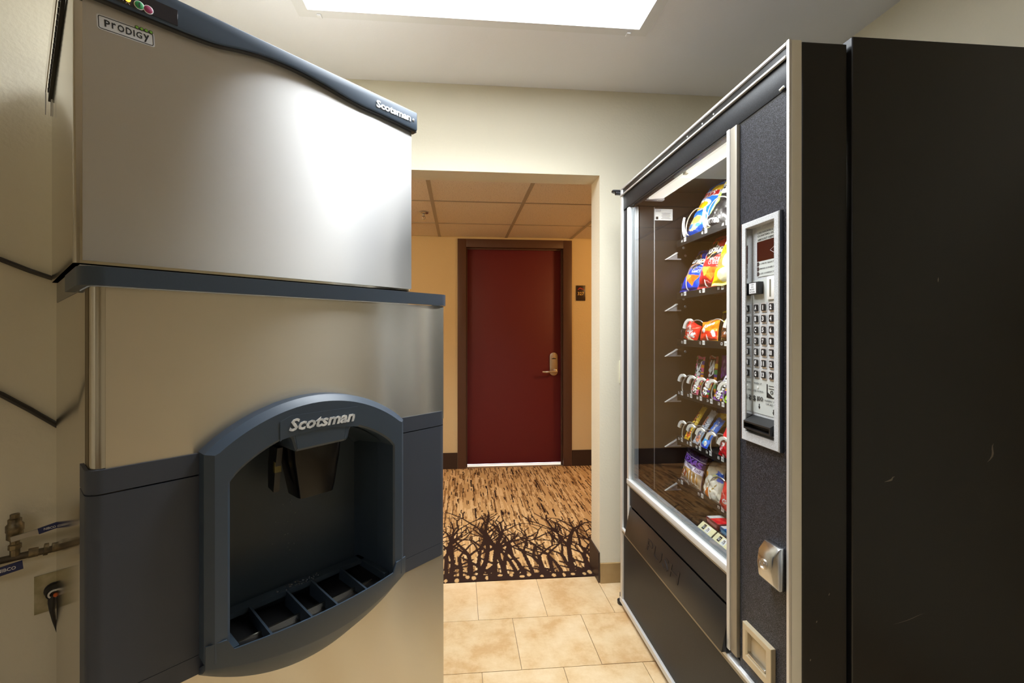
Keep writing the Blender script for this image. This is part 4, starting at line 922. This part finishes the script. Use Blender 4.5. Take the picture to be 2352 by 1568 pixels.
# gum shelf at the bottom
gs = NB(); box(gs, .905, 1.2, 1.19, 1.62, .543, .546); box(gs, .905, .908, 1.19, 1.62, .515, .546); gsh = vp('gum_shelf', gs, TRAYB)
for k, y in enumerate((1.588, 1.492, 1.396)):
    bm = NB(); prism_y(bm, [(.880, .529), (.883, .526), (.9045, .5465), (.903, .5495)], y-.090, y-.002) ; ht = vp('tag_holder', bm, CREAMP, gsh)
    f = lambda yy, tt: (.880+.023*tt-.0005, yy, .529+.0205*tt+.0005)
    bm = NB(); prism(bm, [(y-.036, .2), (y-.022, .2), (y-.022, .85), (y-.036, .85)], f, lambda yy, tt: (f(yy, tt)[0]+.0005, yy, f(yy, tt)[2]-.0005)); vp('slot_tag', bm, BLACKINK, gsh)
    letters('slot_number', 'G'+str(k+1), .0095, WHITE, gsh, (f(y-.029, .5)[0]-.0003, y-.029, f(0, .5)[2]+.0003), RT, (1.08, 0, 1), width=.011, bold=.02, depth=.0003, off=VO)
    bm = NB(); prism(bm, [(y-.066, .12), (y-.044, .12), (y-.044, .88), (y-.066, .88)], f, lambda yy, tt: (f(yy, tt)[0]+.0005, yy, f(yy, tt)[2]-.0005)); vp('price_tag', bm, WHITE, gsh)
    letters('price', '75', .013, BLACKINK, gsh, (f(y-.055, .5)[0]-.0003, y-.055, f(0, .5)[2]+.0003), RT, (1.08, 0, 1), width=.0125, bold=.01, depth=.0003, off=VO)

# ================================================================== SNACKS
W_ = (236, 236, 236); K_ = (22, 20, 20)
def put(nm, label, paint, Wd, Hh, D, y, x, z, lean=0, roll=0, yaw=0, grp=None, cat='snack', **k):
    return bag(nm, label, cat, grp, Wd, Hh, D, paint, (x, y, z+.001), lean, roll, yaw, **k)
BIG = (64, 84)
def chips_blue():
    p = Paint(*BIG, 1.25, (30, 110, 214)); p.band(0, .22, (16, 60, 150)); p.ell(.45, .28, .36, .16, (226, 200, 130)).ell(.52, .34, .2, .08, (200, 160, 84)).ell(.3, .22, .12, .06, (70, 130, 214)).ell(.66, .22, .12, .05, (70, 130, 214))
    p.ell(.4, .68, .42, .13, W_).ell(.38, .66, .36, .10, (246, 190, 24)).poly([(.05, .80), (.95, .86), (.9, 1.02), (.1, .98)], W_).poly([(.08, .82), (.92, .88), (.88, 1.0), (.12, .96)], (190, 28, 36)).text("LAY'S", .5, .915, .6, .11, W_, 4, .15)
    p.ell(.75, 1.06, .3, .08, (240, 196, 40)); p.band(1.2, 1.3, (60, 140, 230)); return p
def chips_kettle():
    p = Paint(*BIG, 1.35, (30, 30, 32)); p.ell(.4, .55, .42, .3, (232, 234, 228)).ell(.52, .42, .34, .26, (34, 34, 36)).ell(.3, .5, .12, .22, (160, 214, 90), -20).ell(.26, .46, .07, .17, (236, 236, 220), -20)
    p.poly([(0, .72), (1, .80), (1, .98), (0, .90)], W_).text('Kettle', .5, .85, .72, .14, K_, 5, .25).ell(.38, 1.02, .3, .1, (240, 224, 120), 15).ell(.8, 1.08, .24, .12, (250, 236, 10), 20).ell(.66, .97, .1, .05, (150, 210, 110))
    p.text('LETTERS', .45, .14, .6, .08, W_, 0).band(1.25, 1.4, (60, 62, 66)); return p
def chips_orange():
    p = Paint(*BIG, 1.25, (20, 100, 190)); p.ell(.4, .6, .4, .3, (226, 150, 80)).ell(.3, .5, .2, .14, W_).band(.95, 1.05, W_); return p
def doritos(base, shade, flav, fl2):
    p = Paint(104, 136, 1.35, base); p.poly([(0, 0), (1, 0), (1, .12), (0, .09)], shade); p.poly([(.1, .5), (.9, .42), (.7, .14), (.42, .30)], (226, 130, 30)).poly([(.2, .5), (.62, .46), (.44, .25)], (246, 184, 70)).poly([(.55, .46), (.9, .44), (.72, .2)], (214, 104, 28))
    p.poly([(.3, 1.24), (.08, .86), (.5, .62), (.98, .86), (.66, .98), (.44, 1.24)], K_)
    p.line((.30, 1.18), (.40, 1.0), .035, (240, 200, 120)).line((.36, 1.22), (.60, 1.02), .045, (244, 140, 50)).line((.12, .64), (.92, .92), .05, (244, 130, 40)).line((.12, .64), (.14, .84), .035, W_).line((.14, .645), (.6, .79), .02, (250, 220, 170))
    p.text('Doritos', .5, .92, .92, .20, W_, 0, .18, .03); p.text(flav, .70, .655, .40, .075, W_, 0, 0, .0).text(fl2, .70, .565, .42, .075, W_, 0, 0, .0); return p
def classic():
    p = Paint(*BIG, 1.35, (250, 222, 22)); p.ell(.46, 1.02, .5, .14, W_).ell(.55, 1.04, .34, .1, (252, 206, 20)).poly([(.1, 1.12), (1, 1.18), (1, 1.34), (.2, 1.3)], W_).poly([(.16, 1.14), (.96, 1.19), (.96, 1.31), (.24, 1.27)], (206, 30, 40)).text("LAY'S", .56, 1.225, .6, .1, W_, 4, .15)
    p.text('Classic', .5, .80, .74, .15, (60, 54, 30), 0, 0, 0).ell(.35, .5, .3, .17, (176, 132, 66)).ell(.66, .52, .25, .2, (236, 228, 196)).ell(.62, .2, .34, .14, (240, 230, 190)).band(0, .05, (246, 236, 120)); return p
def kit():
    p = Paint(52, 44, .8, (222, 40, 28)); p.ell(.5, .42, .46, .24, (232, 60, 44)).text('Kit', .36, .50, .36, .30, W_, 8, .3, .05).text('Kat', .68, .38, .40, .30, W_, 8, .3, .05).ell(.55, .13, .42, .06, (236, 220, 180)).line((.1, .3), (.9, .72), .02, (240, 180, 150)); return p
def orangebag():
    p = Paint(56, 46, .82, (240, 140, 24)); p.poly([(0, 0), (.3, 0), (.5, .45), (0, .5)], (226, 58, 24)).poly([(.35, .05), (1, .0), (1, .35), (.45, .4)], (226, 52, 28)).text('Reese', .6, .62, .55, .14, W_, 10, .2, .03).ell(.35, .44, .08, .08, W_).ell(.85, .28, .08, .14, W_, 20).band(0, .05, (240, 180, 60)); return p
def brownbox():
    p = Paint(56, 50, .9, (60, 38, 26)); p.band(.82, .9, (244, 226, 40)).text('LOADED', .55, .86, .62, .06, K_).line((.05, .3), (.16, .82), .03, (244, 226, 40)).line((.0, .1), (.95, .02), .03, (238, 214, 90)).ell(.35, .25, .22, .18, (140, 76, 36)).text('Nut', .45, .38, .4, .14, W_, 10, .2); return p
def skit(base, n=0, strip=((60, 160, 90), (240, 170, 40), (90, 60, 180))):
    p = Paint(56, 150, 3.0, base); r3 = random.Random(n)
    for k in range(26): p.ell(r3.choice((.05, .95))+r3.uniform(-.12, .12), r3.uniform(.1, 2.9), .14, .10, strip[k % len(strip)])
    p.poly([(.2, .12), (.82, .18), (.82, 2.86), (.2, 2.8)], (30, 26, 34)); p.text('SKITTLES', .5, 1.48, 2.55, .58, W_, 90, 0, .05); return p
def skit_short(base, n, st='SKI'):
    p = Paint(64, 104, 1.6, base); r3 = random.Random(n)
    for k in range(14): p.ell(r3.choice((.05, .93)), r3.uniform(.05, 1.5), .15, .1, ((70, 160, 90), (240, 150, 40), (240, 200, 60), (90, 60, 170))[k % 4])
    p.poly([(.24, .1), (.84, .16), (.84, 1.5), (.24, 1.46)], (40, 30, 36)); p.text(st, .54, .82, 1.28, .55, W_, 90, 0, .05); return p
def bar(base, c2, txt, tc):
    p = Paint(30, 84, 3.0, base); p.poly([(0, 1.6), (.5, 1.6), (.4, 2.4), (0, 2.3)], c2).ell(.6, .5, .3, .35, c2).band(0, .14, tuple(int(v*.7) for v in base)).text(txt, .5, 1.3, 1.7, .4, tc, 90, .1, .02); return p
def cookies():
    p = Paint(44, 60, 1.35, (28, 110, 220)); p.text('OREO', .52, .85, .8, .26, W_, 75, .05, .05).ell(.3, .3, .25, .2, (60, 170, 240)).band(0, .1, (30, 60, 200)).ell(.6, .2, .2, .1, W_); return p
def yellowbag():
    p = Paint(44, 60, 1.35, (214, 180, 26)); p.band(1.1, 1.35, (34, 60, 120)).poly([(0, 0), (.2, 0), (.3, 1.1), (.12, 1.1)], (210, 214, 220)).text('PEANUT', .2, .6, .7, .1, (40, 50, 90), 80).ell(.7, .6, .2, .3, (236, 206, 60)); return p
def nutter():
    p = Paint(52, 60, 1.2, (206, 20, 34)); p.poly([(.08, .3), (.36, .22), (.28, .62)], W_).poly([(.12, .325), (.32, .265), (.265, .55)], (236, 90, 110)).text('Nutter', .58, .72, .8, .2, W_, 62, .15, .05).ell(.9, .55, .14, .2, (244, 180, 70)); return p
def rolls():
    p = Paint(120, 120, 1.15, (92, 50, 120)); p.band(.66, 1.2, (54, 30, 78)); p.line((0, .93), (1, .90), .02, (190, 170, 210)); p.text('TEXAS', .5, .79, .90, .20, (132, 84, 186), -3, 0, .05); p.poly([(0, .55), (1, .50), (1, .66), (0, .70)], (224, 214, 232)).text('Cinnamon Roll', .52, .605, .84, .10, (70, 40, 100), -3, .12, .01)
    p.poly([(0, 0), (1, 0), (1, .5), (0, .55)], (190, 164, 132)).ell(.5, .28, .42, .24, (196, 146, 80)).ell(.26, .30, .12, .13, (140, 60, 36))
    for k in range(5): p.line((.3+.13*k, .06), (.24+.15*k, .46), .035, (244, 236, 224))
    for k in range(3): p.line((.1, .06+.07*k), (.9, .02+.06*k), .025, (238, 232, 222))
    p.band(0, .04, (216, 214, 222)); return p
def danish():
    p = Paint(70, 80, 1.3, (206, 196, 176)); p.band(1.05, 1.3, (146, 146, 140)).poly([(0, .95), (.3, 1.3), (0, 1.3)], (40, 90, 190)).poly([(.6, .66), (1, .6), (1, .85), (.8, .95)], (36, 96, 210)).ell(.72, .74, .14, .08, (226, 222, 150)).ell(.22, .78, .16, .1, (226, 160, 60)).ell(.5, .4, .42, .36, (232, 226, 212)).ell(.42, .22, .1, .2, (224, 120, 40), -25)
    for k in range(7): p.ell(.2+.1*k, .3+.09*(k % 4), .06, .03, (176, 150, 96), 40*k)
    return p
def redsnack():
    p = Paint(48, 56, 1.25, (200, 40, 40)); p.ell(.5, .6, .4, .26, (230, 80, 70)).text('Gra', .55, .62, .6, .2, W_, 20, .1, .04).line((.1, .2), (.7, .0), .03, W_).line((.1, .9), (.8, .4), .02, (240, 220, 220)); return p
fA, fB, fC, fD, fE, fF = (FL[k] for k in 'ABCDEF')
gA, gB = 'chip bags on the top two trays', 'chip bags on the top two trays'
put('chip_bag', 'blue chip bag with yellow and red print, leaning at slot A1', chips_blue(), .150, .255, .05, 1.803, .982, fA, .46, .08, 0, gA, 'chips')
put('chip_bag', 'black, white and lime green chip bag beside the blue one on the top tray', chips_kettle(), .160, .28, .055, 1.655, .98, fA, .46, .12, 0, gA, 'chips')
put('chip_bag', 'blue and orange chip bag at the post end of the top tray', chips_orange(), .15, .25, .05, 1.495, .98, fA, .46, 0, 0, gA, 'chips')
put('chip_bag', 'bright blue tortilla chip bag on the second tray', doritos((12, 70, 232), (20, 40, 150), 'COOL', 'RANCH'), .155, .20, .055, 1.825, .975, fB, .44, .06, 0, gB, 'chips')
put('chip_bag', 'bright red tortilla chip bag on the second tray', doritos((214, 40, 40), (186, 50, 48), 'NACHO', 'CHEESE'), .170, .225, .07, 1.672, .972, fB, .36, .03, 0, gB, 'chips', crumple=.006)
put('chip_bag', 'yellow chip bag with tan potatoes printed, beside the red bag', classic(), .165, .235, .06, 1.530, .950, fB, .36, 0, 0, gB, 'chips')
put('candy_bar', 'small red wafer bar packet at slot C1', kit(), .105, .082, .03, 1.812, .972, fC-.005, .16, .32, 0, 'candy on the third tray', 'candy')
put('candy_bag', 'orange and red candy bag at slot C2', orangebag(), .125, .088, .035, 1.668, .972, fC-.006, .2, -.10, 0, 'candy on the third tray', 'candy')
put('candy_bag', 'dark candy bag with yellow lettered top edge standing behind the orange candy bag', brownbox(), .125, .118, .03, 1.672, 1.06, fC+.002, .06, .04, 0, 'candy on the third tray', 'candy')
put('candy_bag', 'brown candy bag at slot C3 beside the post', brownbox(), .12, .075, .035, 1.530, .975, fC-.002, .1, .1, 0, 'candy on the third tray', 'candy')
gD = 'narrow candy packets on the fourth tray'
put('candy_packet', 'short pink and white candy packet inside the coil at slot D2', skit_short((226, 110, 140), 1), .048, .076, .018, 1.752, .96, fD, .25, .16, 0, gD, 'candy')
put('candy_packet', 'bright pink candy packet standing behind the empty coil at slot D1', skit_short((236, 100, 150), 2, 'SK'), .066, .153, .018, 1.828, 1.016, fD, .08, .05, 0, gD, 'candy')
put('candy_packet', 'short red candy packet inside the coil at slot D3', skit_short((196, 24, 30), 3), .046, .074, .018, 1.676, .96, fD, .25, .14, 0, gD, 'candy')
put('candy_packet', 'dark red candy packet standing behind the short pink packet at slot D2', skit_short((150, 40, 34), 4, 'ES'), .066, .158, .018, 1.752, 1.032, fD, .06, .04, 0, gD, 'candy')
put('candy_packet', 'tall purple and white candy packet leaning at slot D4', skit((140, 60, 190), 5), .050, .158, .018, 1.600, .962, fD-.004, .42, .22, 0, gD, 'candy')
put('candy_packet', 'plain purple candy packet standing behind the short red packet at slot D3', Paint(26, 40, 1.6, (112, 34, 140)).ell(.6, .9, .3, .4, (86, 24, 112)), .062, .165, .02, 1.676, 1.045, fD, .06, -.04, 0, gD, 'candy')
put('candy_packet', 'lime green and white candy packet at slot D5', skit((160, 216, 30), 6, ((240, 170, 60), (60, 160, 80), (60, 80, 190))), .060, .150, .02, 1.528, .962, fD-.004, .42, .24, 0, gD, 'candy')
gE = 'bars and cookie packs on the fifth tray'
put('snack_bar', 'slim yellow and orange snack bar at slot E1', bar((240, 196, 50), (206, 90, 30), 'BAR', (90, 50, 20)), .036, .160, .016, 1.824, .962, fE, .50, .12, 0, gE)
put('snack_bar', 'slim silver white snack bar at slot E2', bar((196, 204, 218), (214, 140, 110), 'CRISP', (70, 80, 110)), .040, .155, .016, 1.750, .962, fE, .48, .16, 0, gE)
put('cookie_pack', 'blue cookie pack with white letters at slot E3', cookies(), .046, .135, .016, 1.692, .962, fE-.002, .50, .20, 0, gE, 'cookies')
put('snack_bag', 'yellow snack bag with dark blue top behind the empty coil E4', yellowbag(), .085, .150, .03, 1.700, 1.045, fE+.006, .12, -.12, 0, gE)
put('snack_bag', 'mustard yellow snack bag at the back beside the post, fifth tray', Paint(30, 40, 1.3, (190, 158, 24)).ell(.5, .8, .2, .25, (60, 60, 50)), .085, .14, .03, 1.610, 1.06, fE+.006, .05, 0, 0, gE)
put('cookie_pack', 'red cookie pack with white lettering at slot E5', nutter(), .066, .105, .03, 1.548, .960, fE, .22, .12, 0, gE, 'cookies')
gF = 'pastries on the sixth tray'
put('pastry_pack', 'purple cinnamon roll pack with clear window at slot F1', rolls(), .158, .150, .045, 1.800, .968, fF-.004, .20, .06, 0, gF, 'pastry', crumple=.005)
put('pastry_pack', 'clear wrapped iced pastry with blue corners at slot F2', danish(), .130, .165, .04, 1.648, .968, fF-.018, .34, -.22, 0, gF, 'pastry', crumple=.006)
put('pastry_pack', 'red snack pack half hidden by the post at slot F3', redsnack(), .12, .10, .04, 1.515, .958, fF-.014, .1, .18, 0, gF, 'pastry')
def gum(label, base, top, y):
    g = tag(empty('gum_pack', (.935, y, .5465)), label, 'gum', 'gum packs on the bottom shelf')
    m1 = mat('gum_print', S(*base), .25, coat=.3); m2 = mat('gum_top', S(*top), .25, coat=.3)
    OFg = (.935, y, .5465)
    bm = NB(); box(bm, .910, .972, y-.039, y+.039, .5467, .571); bld('box', bm, m1, g, bev=.0015, off=OFg)
    bm = NB(); box(bm, .912, .970, y-.036, y+.014, .5712, .5718); bld('top_print', bm, m2, g, off=OFg)
    bm = NB(); box(bm, .912, .968, y+.0145, y+.036, .5712, .5718); bld('silver_band', bm, STICK, g, off=OFg)
    bm = NB(); box(bm, .9095, .9098, y-.03, y+.03, .554, .564); bld('front_print', bm, mat('gum_front', S(*[min(255, v+70) for v in base]), .3), g, off=OFg)
gum('red and silver gum pack on the bottom shelf above the G1 tag', (120, 52, 52), (206, 30, 40), 1.540); gum('blue gum pack on the bottom shelf beside the post', (40, 96, 140), (20, 90, 190), 1.452)
